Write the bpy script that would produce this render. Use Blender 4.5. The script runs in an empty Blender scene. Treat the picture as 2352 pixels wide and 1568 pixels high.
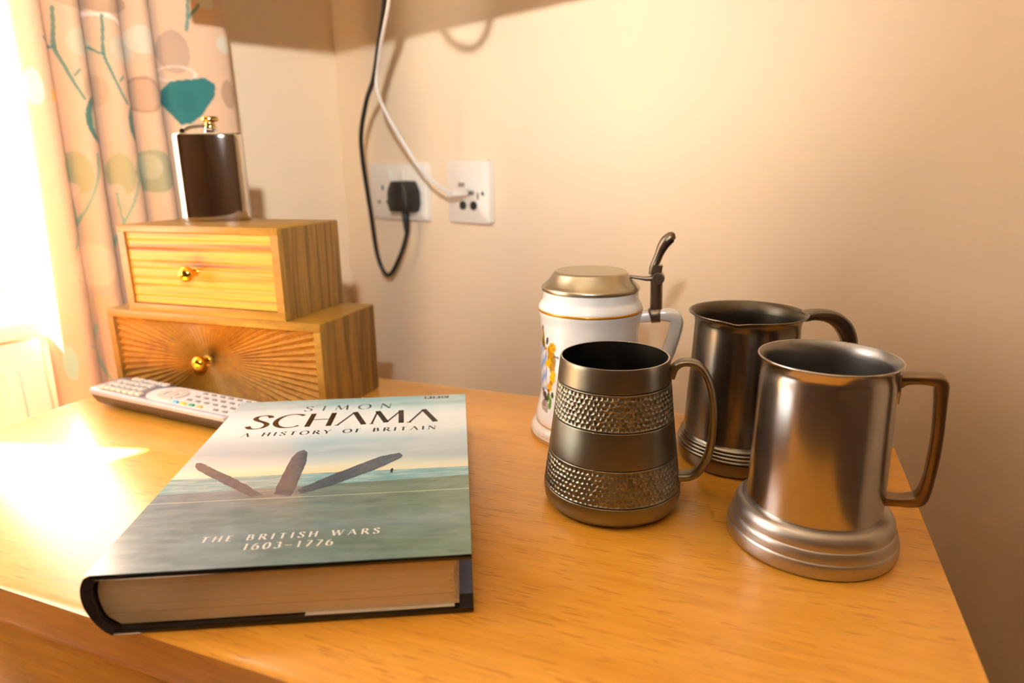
import bpy, bmesh, math, random
import numpy as np
from mathutils import Vector, Matrix

SC = bpy.context.scene
COL = SC.collection
R = math.radians
random.seed(7)
rng = np.random.default_rng(7)

# ------------------------------------------------------------------ camera
CAM_H = 0.23153
def make_camera():
    cd = bpy.data.cameras.new('camera'); co = bpy.data.objects.new('camera', cd); COL.objects.link(co)
    pitch, yaw, roll = R(14.8004), R(21.5924), R(-0.7529)
    f = Vector((-math.sin(yaw)*math.cos(pitch), math.cos(yaw)*math.cos(pitch), -math.sin(pitch)))
    r0 = Vector((math.cos(yaw), math.sin(yaw), 0)); u0 = r0.cross(f)
    r = r0*math.cos(roll) + u0*math.sin(roll); u = u0*math.cos(roll) - r0*math.sin(roll)
    M = Matrix.Identity(4)
    for i in range(3):
        M[i][0], M[i][1], M[i][2] = r[i], u[i], -f[i]
    M.translation = (0, 0, CAM_H)
    co.matrix_world = M
    cd.sensor_width = 36; cd.sensor_fit = 'HORIZONTAL'; cd.lens = 1514.2/2352*36
    cd.clip_start = 0.01
    cd.dof.use_dof = True; cd.dof.focus_distance = 0.45; cd.dof.aperture_fstop = 5.0
    SC.camera = co
make_camera()

# ------------------------------------------------------------------ world, sun, flash, exposure
W_STRENGTH, SUN_STRENGTH, FLASH_W = 7.5, 240.0, 38.0
w = bpy.data.worlds.new('sky'); SC.world = w; w.use_nodes = True
bg = w.node_tree.nodes['Background']; bg.inputs[0].default_value = (1.0, 0.97, 0.92, 1); bg.inputs[1].default_value = W_STRENGTH
sl = bpy.data.lights.new('sun', 'SUN'); so = bpy.data.objects.new('sun', sl); COL.objects.link(so)
sl.energy = SUN_STRENGTH; sl.angle = R(0.6); sl.color = (1.0, 0.93, 0.80)
sun_dir = Vector((0.972*math.cos(R(60)), 0.235*math.cos(R(60)), -math.sin(R(60))))
so.rotation_euler = sun_dir.to_track_quat('-Z', 'Y').to_euler(); so.location = (-2, -0.2, 3)
# the photographer's flash above the lens, its head tipped up
fl = bpy.data.lights.new('camera_flash', 'SPOT'); fo = bpy.data.objects.new('camera_flash', fl); COL.objects.link(fo)
fl.energy = FLASH_W; fl.shadow_soft_size = 0.012; fl.spot_size = R(120); fl.spot_blend = 1.0; fl.color = (0.90, 0.95, 0.97)
fo.location = (-0.04, -0.02, 0.405)
fo.rotation_euler = Vector((-0.76, 0.90, 0.28)).to_track_quat('-Z', 'Y').to_euler()
SC.view_settings.view_transform = 'Standard'; SC.view_settings.look = 'None'
SC.view_settings.exposure = 0.18; SC.view_settings.gamma = 1.0; SC.view_settings.use_curve_mapping = False

SC.cycles.caustics_reflective = False; SC.cycles.caustics_refractive = False
SC.cycles.sample_clamp_indirect = 9.0; SC.cycles.blur_glossy = 0.6
SC.cycles.use_denoising = True; SC.cycles.denoising_prefilter = 'ACCURATE'; SC.cycles.denoising_input_passes = 'RGB_ALBEDO_NORMAL'

# ------------------------------------------------------------------ room frame
WA = R(-22.44207)
WD = Vector((math.cos(WA), math.sin(WA), 0)); NN = Vector((-math.sin(WA), math.cos(WA), 0)); LD = -NN
C0 = Vector((-0.6991, 0.9868, 0))
FLOOR = -0.735; CEIL = 1.62
def WR(s, off, z): return C0 + WD*s - NN*off + Vector((0, 0, z))
def WL(s, off, z): return C0 + LD*s + WD*off + Vector((0, 0, z))

# ------------------------------------------------------------------ helpers
def lin(c):
    if isinstance(c, str): c = tuple(int(c[i:i+2], 16)/255 for i in (0, 2, 4))
    return tuple((x/12.92 if x <= .04045 else ((x+.055)/1.055)**2.4) for x in c[:3])
def col4(c): return (*lin(c), 1)
def empty(name, loc=(0, 0, 0), rz=0):
    o = bpy.data.objects.new(name, None); COL.objects.link(o); o.location = loc; o.rotation_euler = (0, 0, rz); o.empty_display_size = .02
    return o
def tag(o, label, cat=None, group=None, kind=None):
    if label: o['label'] = label
    if cat: o['category'] = cat
    if group: o['group'] = group
    if kind: o['kind'] = kind
    return o
def mesh_obj(name, me, mat=None, parent=None):
    o = bpy.data.objects.new(name, me); COL.objects.link(o)
    if mat is not None: me.materials.append(mat)
    if parent is not None: o.parent = parent
    return o
def build(name, verts, faces, mat=None, parent=None, smooth=False, sharp=None):
    me = bpy.data.meshes.new(name); me.from_pydata([tuple(v) for v in verts], [], faces); me.update()
    if smooth:
        me.polygons.foreach_set('use_smooth', [True]*len(me.polygons))
        if sharp: me.set_sharp_from_angle(angle=R(sharp))
    return mesh_obj(name, me, mat, parent)
def fix_normals(me):
    bm = bmesh.new(); bm.from_mesh(me); bmesh.ops.recalc_face_normals(bm, faces=bm.faces[:]); bm.to_mesh(me); bm.free()
def box_mesh(name, lo, hi, bevel=0.0, seg=2):
    bm = bmesh.new()
    vs = [bm.verts.new((x, y, z)) for x in (lo[0], hi[0]) for y in (lo[1], hi[1]) for z in (lo[2], hi[2])]
    for f in ((0,1,3,2),(4,6,7,5),(0,4,5,1),(2,3,7,6),(0,2,6,4),(1,5,7,3)): bm.faces.new([vs[i] for i in f])
    bmesh.ops.recalc_face_normals(bm, faces=bm.faces[:])
    if bevel > 0: bmesh.ops.bevel(bm, geom=bm.edges[:], offset=bevel, segments=seg, affect='EDGES', profile=.5)
    me = bpy.data.meshes.new(name); bm.to_mesh(me); bm.free()
    if bevel > 0:
        me.polygons.foreach_set('use_smooth', [True]*len(me.polygons)); me.set_sharp_from_angle(angle=R(40))
    return me
def box(name, lo, hi, mat, parent=None, bevel=0.0, seg=2): return mesh_obj(name, box_mesh(name, lo, hi, bevel, seg), mat, parent)
def prism(name, poly, lo, hi, axis, mat, parent=None, bevel=0.0, smooth=None):
    """polygon in the plane across `axis`, extruded lo..hi along it"""
    bm = bmesh.new()
    def P(a, b, t): return {'x': (t, a, b), 'y': (a, t, b), 'z': (a, b, t)}[axis]
    A = [bm.verts.new(P(a, b, lo)) for a, b in poly]; B = [bm.verts.new(P(a, b, hi)) for a, b in poly]
    n = len(poly); bm.faces.new(A); bm.faces.new(B[::-1])
    for i in range(n): bm.faces.new((A[i], B[i], B[(i+1) % n], A[(i+1) % n]))
    bmesh.ops.recalc_face_normals(bm, faces=bm.faces[:])
    if bevel > 0: bmesh.ops.bevel(bm, geom=bm.edges[:], offset=bevel, segments=2, affect='EDGES', profile=.5)
    me = bpy.data.meshes.new(name); bm.to_mesh(me); bm.free()
    if smooth:
        me.polygons.foreach_set('use_smooth', [True]*len(me.polygons)); me.set_sharp_from_angle(angle=R(smooth))
    return mesh_obj(name, me, mat, parent)
def crom(pts, n=8):
    """Catmull-Rom through points"""
    P = [np.array(p, float) for p in pts]; P = [2*P[0]-P[1]] + P + [2*P[-1]-P[-2]]; out = []
    for i in range(1, len(P)-2):
        for k in range(n):
            t = k/n; a, b, c, d = P[i-1], P[i], P[i+1], P[i+2]
            out.append(.5*((2*b)+(-a+c)*t+(2*a-5*b+4*c-d)*t*t+(-a+3*b-3*c+d)*t**3))
    out.append(P[-2]); return out
def lathe(name, prof, mat, parent=None, n=128, sharp=35, closed=False):
    """prof: list of (r, z) revolved about local z"""
    V, F = [], []; m = len(prof)
    for r, z in prof:
        for k in range(n):
            a = 2*math.pi*k/n; V.append((max(r, 1e-5)*math.cos(a), max(r, 1e-5)*math.sin(a), z))
    for i in range(m if closed else m-1):
        j = (i+1) % m
        for k in range(n):
            k2 = (k+1) % n; F.append((i*n+k, i*n+k2, j*n+k2, j*n+k))
    o = build(name, V, F, mat, parent); fix_normals(o.data)
    o.data.polygons.foreach_set('use_smooth', [True]*len(o.data.polygons))
    if sharp: o.data.set_sharp_from_angle(angle=R(sharp))
    return o
def tube(name, pts, rad, mat, parent=None, n=10, sub=8, flat=None, up=None, smooth_path=True):
    """sweep an ellipse along a path; rad: number or list (per control point) of (a, b); flat a = across `up`, b = along"""
    P = crom(pts, sub) if smooth_path else [np.array(p, float) for p in pts]
    m = len(P)
    if isinstance(rad, (int, float)): rad = [(rad, rad)]*len(pts)
    ra = np.array([(q if isinstance(q, (tuple, list)) else (q, q)) for q in rad], float)
    tt = np.linspace(0, len(pts)-1, m); RA = np.stack([np.interp(tt, range(len(pts)), ra[:, i]) for i in (0, 1)], 1)
    V, F = [], []
    prevu = np.array(up if up is not None else (0.13, 0.27, 0.95), float)
    for i in range(m):
        t = P[min(i+1, m-1)]-P[max(i-1, 0)]; t = t/(np.linalg.norm(t)+1e-12)
        a = prevu - t*(prevu@t); a = a/(np.linalg.norm(a)+1e-12); b = np.cross(t, a)
        if up is None: prevu = a
        for k in range(n):
            th = 2*math.pi*k/n; c, s = math.cos(th), math.sin(th)
            e = 2/ (flat or 2)
            c = math.copysign(abs(c)**e, c); s = math.copysign(abs(s)**e, s)
            V.append(P[i]+a*c*RA[i, 0]+b*s*RA[i, 1])
    for i in range(m-1):
        for k in range(n):
            k2 = (k+1) % n; F.append((i*n+k, i*n+k2, (i+1)*n+k2, (i+1)*n+k))
    F.append(tuple(range(n))[::-1]); F.append(tuple((m-1)*n+k for k in range(n)))
    o = build(name, V, F, mat, parent); fix_normals(o.data)
    o.data.polygons.foreach_set('use_smooth', [True]*len(o.data.polygons)); o.data.set_sharp_from_angle(angle=R(50))
    return o
def copy_tree(o, parent=None):
    c = o.copy(); COL.objects.link(c); c.parent = parent
    for ch in list(o.children): copy_tree(ch, c)
    return c

# ------------------------------------------------------------------ materials
class NT:
    def __init__(s, name):
        s.m = bpy.data.materials.new(name); s.m.use_nodes = True; s.t = s.m.node_tree; s.N = s.t.nodes; s.L = s.t.links
        s.b = s.N['Principled BSDF']
    def n(s, typ, **kw):
        nd = s.N.new(typ)
        for k, v in kw.items(): setattr(nd, k, v)
        return nd
    def ln(s, a, b): s.L.new(a, b)
    def set(s, **kw):
        for k, v in kw.items(): s.b.inputs[k.replace('_', ' ')].default_value = v
    def coord(s, which='Object'):
        return s.n('ShaderNodeTexCoord').outputs[which]
    def mapped(s, scale, loc=(0, 0, 0), rot=(0, 0, 0), src=None):
        mp = s.n('ShaderNodeMapping'); mp.inputs['Scale'].default_value = scale; mp.inputs['Location'].default_value = loc; mp.inputs['Rotation'].default_value = rot
        s.ln(src or s.coord(), mp.inputs[0]); return mp.outputs[0]
    def noise(s, vec, scale=5, detail=4, rough=.5, dist=0):
        nd = s.n('ShaderNodeTexNoise'); nd.inputs['Scale'].default_value = scale; nd.inputs['Detail'].default_value = detail
        nd.inputs['Roughness'].default_value = rough; nd.inputs['Distortion'].default_value = dist; s.ln(vec, nd.inputs['Vector']); return nd.outputs['Fac']
    def ramp(s, fac, stops):
        r = s.n('ShaderNodeValToRGB'); e = r.color_ramp.elements
        while len(e) > 2: e.remove(e[-1])
        for i, (p, c) in enumerate(stops):
            el = e[i] if i < 2 else e.new(p)
            el.position = p; el.color = col4(c)
        s.ln(fac, r.inputs[0]); return r.outputs[0]
    def mix(s, fac, a, b, mode='MIX'):
        m = s.n('ShaderNodeMix', data_type='RGBA', blend_type=mode)
        for v, i in ((fac, 0), (a, 6), (b, 7)):
            if hasattr(v, 'is_linked'): s.ln(v, m.inputs[i])
            else: m.inputs[i].default_value = v if i == 0 else col4(v)
        return m.outputs[2]
    def math(s, op, a, b=0, c=0):
        m = s.n('ShaderNodeMath', operation=op)
        for i, v in enumerate((a, b, c)):
            if hasattr(v, 'is_linked'): s.ln(v, m.inputs[i])
            else: m.inputs[i].default_value = v
        return m.outputs[0]
    def bump(s, h, strength=.1, dist=.001):
        b = s.n('ShaderNodeBump'); b.inputs['Strength'].default_value = strength; b.inputs['Distance'].default_value = dist
        s.ln(h, b.inputs['Height']); s.ln(b.outputs[0], s.b.inputs['Normal'])
    def color(s, c):
        if hasattr(c, 'is_linked'): s.ln(c, s.b.inputs['Base Color'])
        else: s.b.inputs['Base Color'].default_value = col4(c)
        return s
def plain(name, c, rough=.5, metal=0, **kw):
    t = NT(name); t.color(c); t.set(Roughness=rough, Metallic=metal, **kw); return t.m
def wood(name, stops, stretch, scale, rough=.35, fleck=None, coat=0.0, bump=.05, dist=1.0, grain=.35):
    """stretch: mapping scale (small along the grain)"""
    t = NT(name); v = t.mapped(stretch); f = t.noise(v, scale, 5, .55, dist)
    c = t.ramp(f, stops)
    f2 = t.noise(t.mapped(tuple(q*6 for q in stretch)), scale, 3, .6)
    c = t.mix(grain, c, t.ramp(f2, [(.3, '8a8a8a'), (.7, 'ffffff')]), 'MULTIPLY')
    if fleck:
        fl_ = t.noise(t.mapped(fleck[0]), fleck[1], 2, .5)
        c = t.mix(t.ramp(fl_, [(.60, '000000'), (.68, 'ffffff')]), c, fleck[2])
    t.color(c); t.set(Roughness=rough, Coat_Weight=coat, Coat_Roughness=.2); t.bump(f2, bump, .0005)
    return t.m
def metal(name, c, c2, rough, stretch=(30, 30, 30), bump=.03, rough_var=.06, aniso=0.0):
    t = NT(name); f = t.noise(t.mapped(stretch), 1.2, 4, .5); f3 = t.noise(t.mapped((120, 120, 120)), 3, 3, .6)
    t.color(t.mix(t.ramp(f3, [(.60, '000000'), (.72, '303030')]), t.mix(f, c, c2), '4a4034')); t.set(Metallic=1.0)
    rr = t.math('MULTIPLY_ADD', f, rough_var, rough-rough_var/2); t.ln(rr, t.b.inputs['Roughness'])
    g = t.noise(t.mapped((60, 60, 900)), 3, 3, .6); t.bump(g, bump, .00012)
    return t.m

M = {}
def paint(name, c, bump=.04):
    t = NT(name); f = t.noise(t.mapped((1, 1, 1)), 260, 3, .6); f2 = t.noise(t.mapped((1, 1, 1)), 4, 3)
    t.color(t.mix(t.math('MULTIPLY', f2, .12), c, 'b99a74')); t.set(Roughness=.62); t.bump(f, bump, .0006); return t.m
M['wall'] = paint('cream_wall_paint', 'ebd3b2')
M['wall_brown'] = paint('brown_wall_paint', '745842')
M['ceiling'] = paint('white_ceiling_paint', 'f1ebe0')
M['trim'] = plain('white_gloss_trim', 'f2f0ec', .35)
M['carpet'] = (lambda t: (t.color(t.ramp(t.noise(t.mapped((1, 1, 1)), 300, 4), [(.3, '5a4636'), (.7, '7b634c')])), t.set(Roughness=.95), t.m)[-1])(NT('brown_carpet'))
M['desk'] = wood('beech_laminate', [(.25, 'e09a30'), (.45, 'e9a438'), (.6, 'eeaa40'), (.8, 'e49e34')], (1.6, 26, 26), 3.0, .33, ((40, 420, 420), 1.3, 'd08c2c'), .75, .02, 1.0, .16)
M['desk_edge'] = wood('beech_edge_lipping', [(.25, 'ae6a1c'), (.5, 'bc7826'), (.8, 'aa6618')], (1.2, 14, 14), 3.0, .4, ((40, 420, 420), 1.3, '9e5e18'), .2, .02)
M['desk_front'] = wood('beech_drawer_face', [(.25, 'bc7820'), (.5, 'cc8a30'), (.8, 'ba7620')], (1.5, 12, 12), 3.0, .4, ((40, 420, 420), 1.3, 'b06e1c'), .2, .02)
M['box_frame'] = wood('honey_wood_frame', [(.25, '7e5414'), (.5, '946a20'), (.8, '865a18')], (6, 40, 40), 2.2, .42)
M['box_side'] = wood('striped_wood_sides', [(.30, '48300c'), (.42, '75501a'), (.5, '8a6228'), (.6, '5e3c0c'), (.72, '94702f')], (2, 19, 1.2), 2.6, .5, None, 0, .1)
M['box_drawer'] = wood('pale_grained_drawer_wood', [(.30, '8a4e10'), (.40, 'ba7822'), (.46, 'cc8a2c'), (.60, 'd49432'), (.68, 'b4741e')], (1.2, 20, 46), 2.2, .45, None, 0, .12, .6)
M['box_burst'] = wood('carved_drawer_wood', [(.3, '985f14'), (.5, 'b07a20'), (.75, 'a06818')], (12, 12, 12), 3, .6, None, 0)
M['box_inner'] = plain('dark_drawer_gap', '2c1a0a', .8)
M['brass'] = plain('polished_brass', 'e8b13c', .12, 1)
M['chrome'] = plain('polished_steel', 'cfcac2', .06, 1)
M['gold_cap'] = plain('warm_steel_cap', 'c9a86a', .12, 1)
M['pewter'] = metal('worn_pewter', '7f7a6c', '928c7c', .335)
M['pewter_dark'] = metal('dark_pewter', '6e6a62', '7e796f', .235, (30, 30, 30), .03, .03)
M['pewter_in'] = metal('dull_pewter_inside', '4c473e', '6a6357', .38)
M['silver'] = metal('scratched_aluminium', 'bcb8b6', 'd0ccca', .21, (22, 22, 60), .03, .06)
M['silver_foot'] = metal('worn_aluminium_foot', 'b4ada6', 'c8c1ba', .38, (22, 22, 60))
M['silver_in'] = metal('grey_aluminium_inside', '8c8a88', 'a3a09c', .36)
M['bronze'] = metal('brown_pewter_handle', '7a6852', '97826a', .34)
M['groove'] = plain('dark_groove', '2a241c', .5, .6)
M['porcelain'] = plain('white_glazed_porcelain', 'f6f2ee', .12, 0, Coat_Weight=.6, Coat_Roughness=.05)
M['gold_line'] = plain('gilt_line', 'cf8f1e', .25, .45)
M['lid'] = metal('brushed_pewter_lid', 'aca48e', 'c4bca6', .34)
M['hinge'] = metal('dark_hinge_metal', '6e6052', '8a7a68', .36)
M['white_plastic'] = plain('white_plastic', 'e6dbcc', .3)
M['black_plastic'] = plain('black_plastic', '0d0c0b', .4)
M['dark_hole'] = plain('dark_hole', '15110d', .6)
M['cable_white'] = plain('white_cable_sheath', 'd2c8be', .45)
M['cable_black'] = plain('black_cable_sheath', '0c0b0b', .4)
M['screen'] = plain('dark_screen_glass', '07080a', .08)
M['remote_top'] = plain('silver_plastic', '8e8a94', .3, .2)
M['remote_pad'] = plain('pale_silver_plastic', 'e6e3e2', .28, .05)
M['remote_dark'] = plain('dark_brown_plastic', '3a2a1c', .45)
M['button'] = plain('grey_rubber_button', 'c6beb2', .5)
M['button_dim'] = plain('mid_grey_rubber_button', '8d8680', .5)
for k, c in dict(blue='4fa8d8', yellow='e8bb3a', green='1f9d84', orange='e0a85a').items(): M['button_'+k] = plain(k+'_rubber_button', c, .45)
def glass():
    t = NT('window_glass'); t.N.remove(t.b); out = t.N['Material Output']
    a = t.n('ShaderNodeBsdfTransparent'); g = t.n('ShaderNodeBsdfGlossy'); g.inputs['Roughness'].default_value = .02
    mx = t.n('ShaderNodeMixShader'); mx.inputs[0].default_value = .07
    t.ln(a.outputs[0], mx.inputs[1]); t.ln(g.outputs[0], mx.inputs[2]); t.ln(mx.outputs[0], out.inputs[0]); return t.m
M['glass'] = glass()
M['grass'] = (lambda t: (t.color(t.ramp(t.noise(t.mapped((1, 1, 1)), 20, 5), [(.3, '7b8a4a'), (.7, 'a9ad6c')])), t.set(Roughness=.9), t.m)[-1])(NT('sunny_lawn'))
M['leaf'] = (lambda t: (t.color(t.ramp(t.noise(t.mapped((1, 1, 1)), 6, 3), [(.3, '8c9a52'), (.7, 'c2c480')])), t.set(Roughness=.6), t.m)[-1])(NT('pale_green_leaf'))
M['bark'] = plain('brown_stem', '6b5238', .9)
M['patio'] = (lambda t: (t.color(t.ramp(t.noise(t.mapped((1, 1, 1)), 8, 5), [(.3, 'bdb4a4'), (.7, 'd8d0c2')])), t.set(Roughness=.85), t.m)[-1])(NT('pale_paving'))

# ------------------------------------------------------------------ setting
def slab(name, corners, thick, mat, kind='structure'):
    """flat structure from a quad list of corners and a thickness vector"""
    t = Vector(thick); A = [Vector(c) for c in corners]; B = [c+t for c in A]; n = len(A)
    F = [tuple(range(n)), tuple(range(n, 2*n))[::-1]] + [(i, i+n, (i+1) % n+n, (i+1) % n) for i in range(n)]
    o = build(name, A+B, F, mat); fix_normals(o.data); o['kind'] = kind; return o
RL, RD = 3.3, 3.6            # room length along each wall from the corner
f = slab('floor', [WR(-.12, -.12, FLOOR), WR(RL+.1, -.12, FLOOR), WR(RL+.1, RD+.1, FLOOR), WR(-.12, RD+.1, FLOOR)], (0, 0, -.1), M['carpet']); tag(f, 'brown carpeted floor of the room')
f = slab('ceiling', [WR(-.12, -.12, CEIL), WR(RL+.1, -.12, CEIL), WR(RL+.1, RD+.1, CEIL), WR(-.12, RD+.1, CEIL)], (0, 0, .1), M['ceiling']); tag(f, 'plain white ceiling of the room')
f = slab('wall_right', [WR(-.12, 0, FLOOR), WR(RL, 0, FLOOR), WR(RL, 0, CEIL), WR(-.12, 0, CEIL)], NN*.12, M['wall']); tag(f, 'cream painted wall with the two sockets')
f = slab('wall_back', [WR(0, RD, FLOOR), WR(RL, RD, FLOOR), WR(RL, RD, CEIL), WR(0, RD, CEIL)], -NN*.12, M['wall_brown']); tag(f, 'brown painted wall behind the photographer')
f = slab('wall_far', [WR(RL, 0, FLOOR), WR(RL, RD, FLOOR), WR(RL, RD, CEIL), WR(RL, 0, CEIL)], WD*.12, M['wall_brown']); tag(f, 'brown painted wall opposite the windows')
# left wall with two window openings: (s0, s1, z0, z1)
OPEN = [(0.455, 0.595, 0.06, 1.13), (0.80, 1.65, 0.06, 1.13)]
WT = 0.10
def wall_with_holes():
    S = [0.0] + [x for o in OPEN for x in o[:2]] + [RD]; Z = [FLOOR, OPEN[0][2], OPEN[0][3], CEIL]
    bm = bmesh.new(); V = {}
    def v(i, j, k):
        key = (i, j, k)
        if key not in V: V[key] = bm.verts.new(WL(S[i], -WT*k, Z[j]))
        return V[key]
    hole = lambda i, j: j == 1 and i in (1, 3)
    nS, nZ = len(S)-1, 3
    for i in range(nS):
        for j in range(nZ):
            if hole(i, j): continue
            for k in (0, 1): bm.faces.new((v(i, j, k), v(i+1, j, k), v(i+1, j+1, k), v(i, j+1, k)))
            for (di, dj, e) in ((-1, 0, ((i, j), (i, j+1))), (1, 0, ((i+1, j), (i+1, j+1))), (0, -1, ((i, j), (i+1, j))), (0, 1, ((i, j+1), (i+1, j+1)))):
                a, b = i+di, j+dj
                if a < 0 or a >= nS or b < 0 or b >= nZ or hole(a, b):
                    bm.faces.new((v(*e[0], 0), v(*e[1], 0), v(*e[1], 1), v(*e[0], 1)))
    bmesh.ops.recalc_face_normals(bm, faces=bm.faces[:])
    me = bpy.data.meshes.new('wall_left'); bm.to_mesh(me); bm.free()
    o = mesh_obj('wall_left', me, M['wall']); o['kind'] = 'structure'; tag(o, 'cream painted wall with the curtained window')
wall_with_holes()
LROT = math.asin(WD.x)       # frame whose -y looks into the room from the left wall, x = -s
for i, (s0, s1, z0, z1) in enumerate(OPEN):
    o = empty('window_%d' % (i+1), WL((s0+s1)/2, -WT*.6, 0), LROT); hw = (s1-s0)/2
    o['kind'] = 'structure'; tag(o, ['narrow white framed window beside the patterned curtain', 'wide white framed window left of the camera'][i])
    fw = .018
    for nm, lo, hi in (('frame_rail', (-hw, -.02, z0), (hw, .02, z0+fw)), ('frame_rail', (-hw, -.02, z1-fw), (hw, .02, z1)), ('frame_stile', (-hw, -.02, z0+fw), (-hw+fw, .02, z1-fw)), ('frame_stile', (hw-fw, -.02, z0+fw), (hw, .02, z1-fw))):
        box(nm, lo, hi, M['trim'], o, .003)
    box('pane', (-hw+fw, -.003, z0+fw), (hw-fw, .003, z1-fw), M['glass'], o)
    box('window_sill', (-hw-.015, -.125, z0-.022), (hw-(.023 if i == 0 else -.015), -.02, z0-.0005), M['trim'], o, .004)
for nm, a, b, lab in (('baseboard_right', WR(.013, 0, FLOOR), WR(RL-.013, 0, FLOOR), 'white skirting board along the socket wall'), ('baseboard_left', WL(.013, 0, FLOOR), WL(RD-.013, 0, FLOOR), 'white skirting board along the window wall')):
    n = (-NN if 'right' in nm else WD)*.012
    o = slab(nm, [a, b, b+Vector((0, 0, .09)), a+Vector((0, 0, .09))], n, M['trim']); tag(o, lab)
# outside
o = slab('garden_ground', [WL(-6, -.35, -1.0), WL(12, -.35, -1.0), WL(12, -14, -1.0), WL(-6, -14, -1.0)], (0, 0, -.1), M['patio']); tag(o, 'pale sunlit ground outside the window')

def shrub(name, base, h, r, n, label):
    root = empty(name, base)
    tube('stem', [(0, 0, 0), (.03, .02, h*.35), (.0, .05, h*.7)], [.03, .022, .01], M['bark'], root)
    V, F = [], []
    for k in range(n):
        d = rng.normal(size=3); d /= np.linalg.norm(d); q = rng.random()**.4
        c = np.array([0, 0, h*.58]) + d*q*np.array([r, r, h*.45])
        a = rng.normal(size=3); a /= np.linalg.norm(a); b = np.cross(a, d+rng.normal(size=3)*.3); b /= np.linalg.norm(b)+1e-9
        L, Wd = .05*(.7+.6*rng.random()), .022; i = len(V)
        V += [c-a*L, c+b*Wd, c+a*L, c-b*Wd]; F.append((i, i+1, i+2, i+3))
    fo_ = build('foliage', V, F, M['leaf'], root); fo_['kind'] = 'stuff'
    tag(root, label, 'shrub')
shrub('garden_shrub', WL(-.1, -2.1, -1.0), 2.3, .55, 2600, 'pale green shrub blurred outside the window')

# ------------------------------------------------------------------ desk
DX0, DX1, DY0, DY1 = -0.665, 0.109, 0.2002, 0.613
def make_desk():
    t = empty('desk', ((DX0+DX1)/2, (DY0+DY1)/2, FLOOR)); tag(t, 'beech wood dressing desk standing across the corner', 'desk')
    hx, hy, H = (DX1-DX0)/2, (DY1-DY0)/2, -FLOOR
    th = .025; r = .022
    poly = []
    for cx, cy, a0 in ((hx-r, hy-r, 0), (-hx+r, hy-r, 90), (-hx+r, -hy+r, 180), (hx-r, -hy+r, 270)):
        for k in range(7): a = R(a0+15*k); poly.append((cx+r*math.cos(a), cy+r*math.sin(a)))
    bm = bmesh.new(); A = [bm.verts.new((x, y, H-th)) for x, y in poly]; B = [bm.verts.new((x, y, H)) for x, y in poly]; n = len(poly)
    bm.faces.new(A[::-1]); bm.faces.new(B)
    for i in range(n): bm.faces.new((A[i], A[(i+1) % n], B[(i+1) % n], B[i]))
    rim = [e for e in bm.edges if abs(e.verts[0].co.z-e.verts[1].co.z) < 1e-6]
    bmesh.ops.bevel(bm, geom=rim, offset=.004, segments=3, affect='EDGES', profile=.5)
    bmesh.ops.recalc_face_normals(bm, faces=bm.faces[:])
    me = bpy.data.meshes.new('desk_top'); bm.to_mesh(me); bm.free(); me.polygons.foreach_set('use_smooth', [True]*len(me.polygons)); me.set_sharp_from_angle(angle=R(30))
    me.materials.append(M['desk']); me.materials.append(M['desk_edge'])
    for p in me.polygons: p.material_index = 0 if abs(p.normal.z) > .9 else 1
    mesh_obj('desk_top', me, None, t)
    top = H-th-.002
    for x0, x1 in ((-hx+.01, -hx+.028), (hx-.028, hx-.01)): box('side_panel', (x0, -hy+.012, 0), (x1, hy-.006, top), M['desk_front'], t, .001)
    box('back_panel', (-hx+.028, hy-.02, .35), (hx-.028, hy-.008, top), M['desk_front'], t)
    # drawers below the top at the left, knee hole at the right
    zs = [top+.0035, top-.155, top-.31]
    xr = -hx+.42
    box('inner_panel', (xr, -hy+.012, 0), (xr+.018, hy-.02, top), M['desk_front'], t, .001)
    for k in range(2):
        d = box('drawer_front', (-hx+.004, -hy+.003, zs[k+1]+.003), (xr+.014, -hy+.0115, zs[k]-.003), M['desk_front'], t, .0015)
        tube('handle', [(xr*.5-hx*.5-.05, -hy+.004, zs[k]-.08), (xr*.5-hx*.5-.05, -hy-.02, zs[k]-.08), (xr*.5-hx*.5+.05, -hy-.02, zs[k]-.08), (xr*.5-hx*.5+.05, -hy+.004, zs[k]-.08)], .004, M['chrome'], d)
    box('drawer_front', (xr+.02, -hy+.003, zs[0]-.11), (hx-.004, -hy+.0115, zs[0]-.003), M['desk_front'], t, .0015)
    box('plinth', (-hx+.03, -hy+.03, 0), (xr, hy-.02, .06), M['desk_edge'], t)
make_desk()

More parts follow.
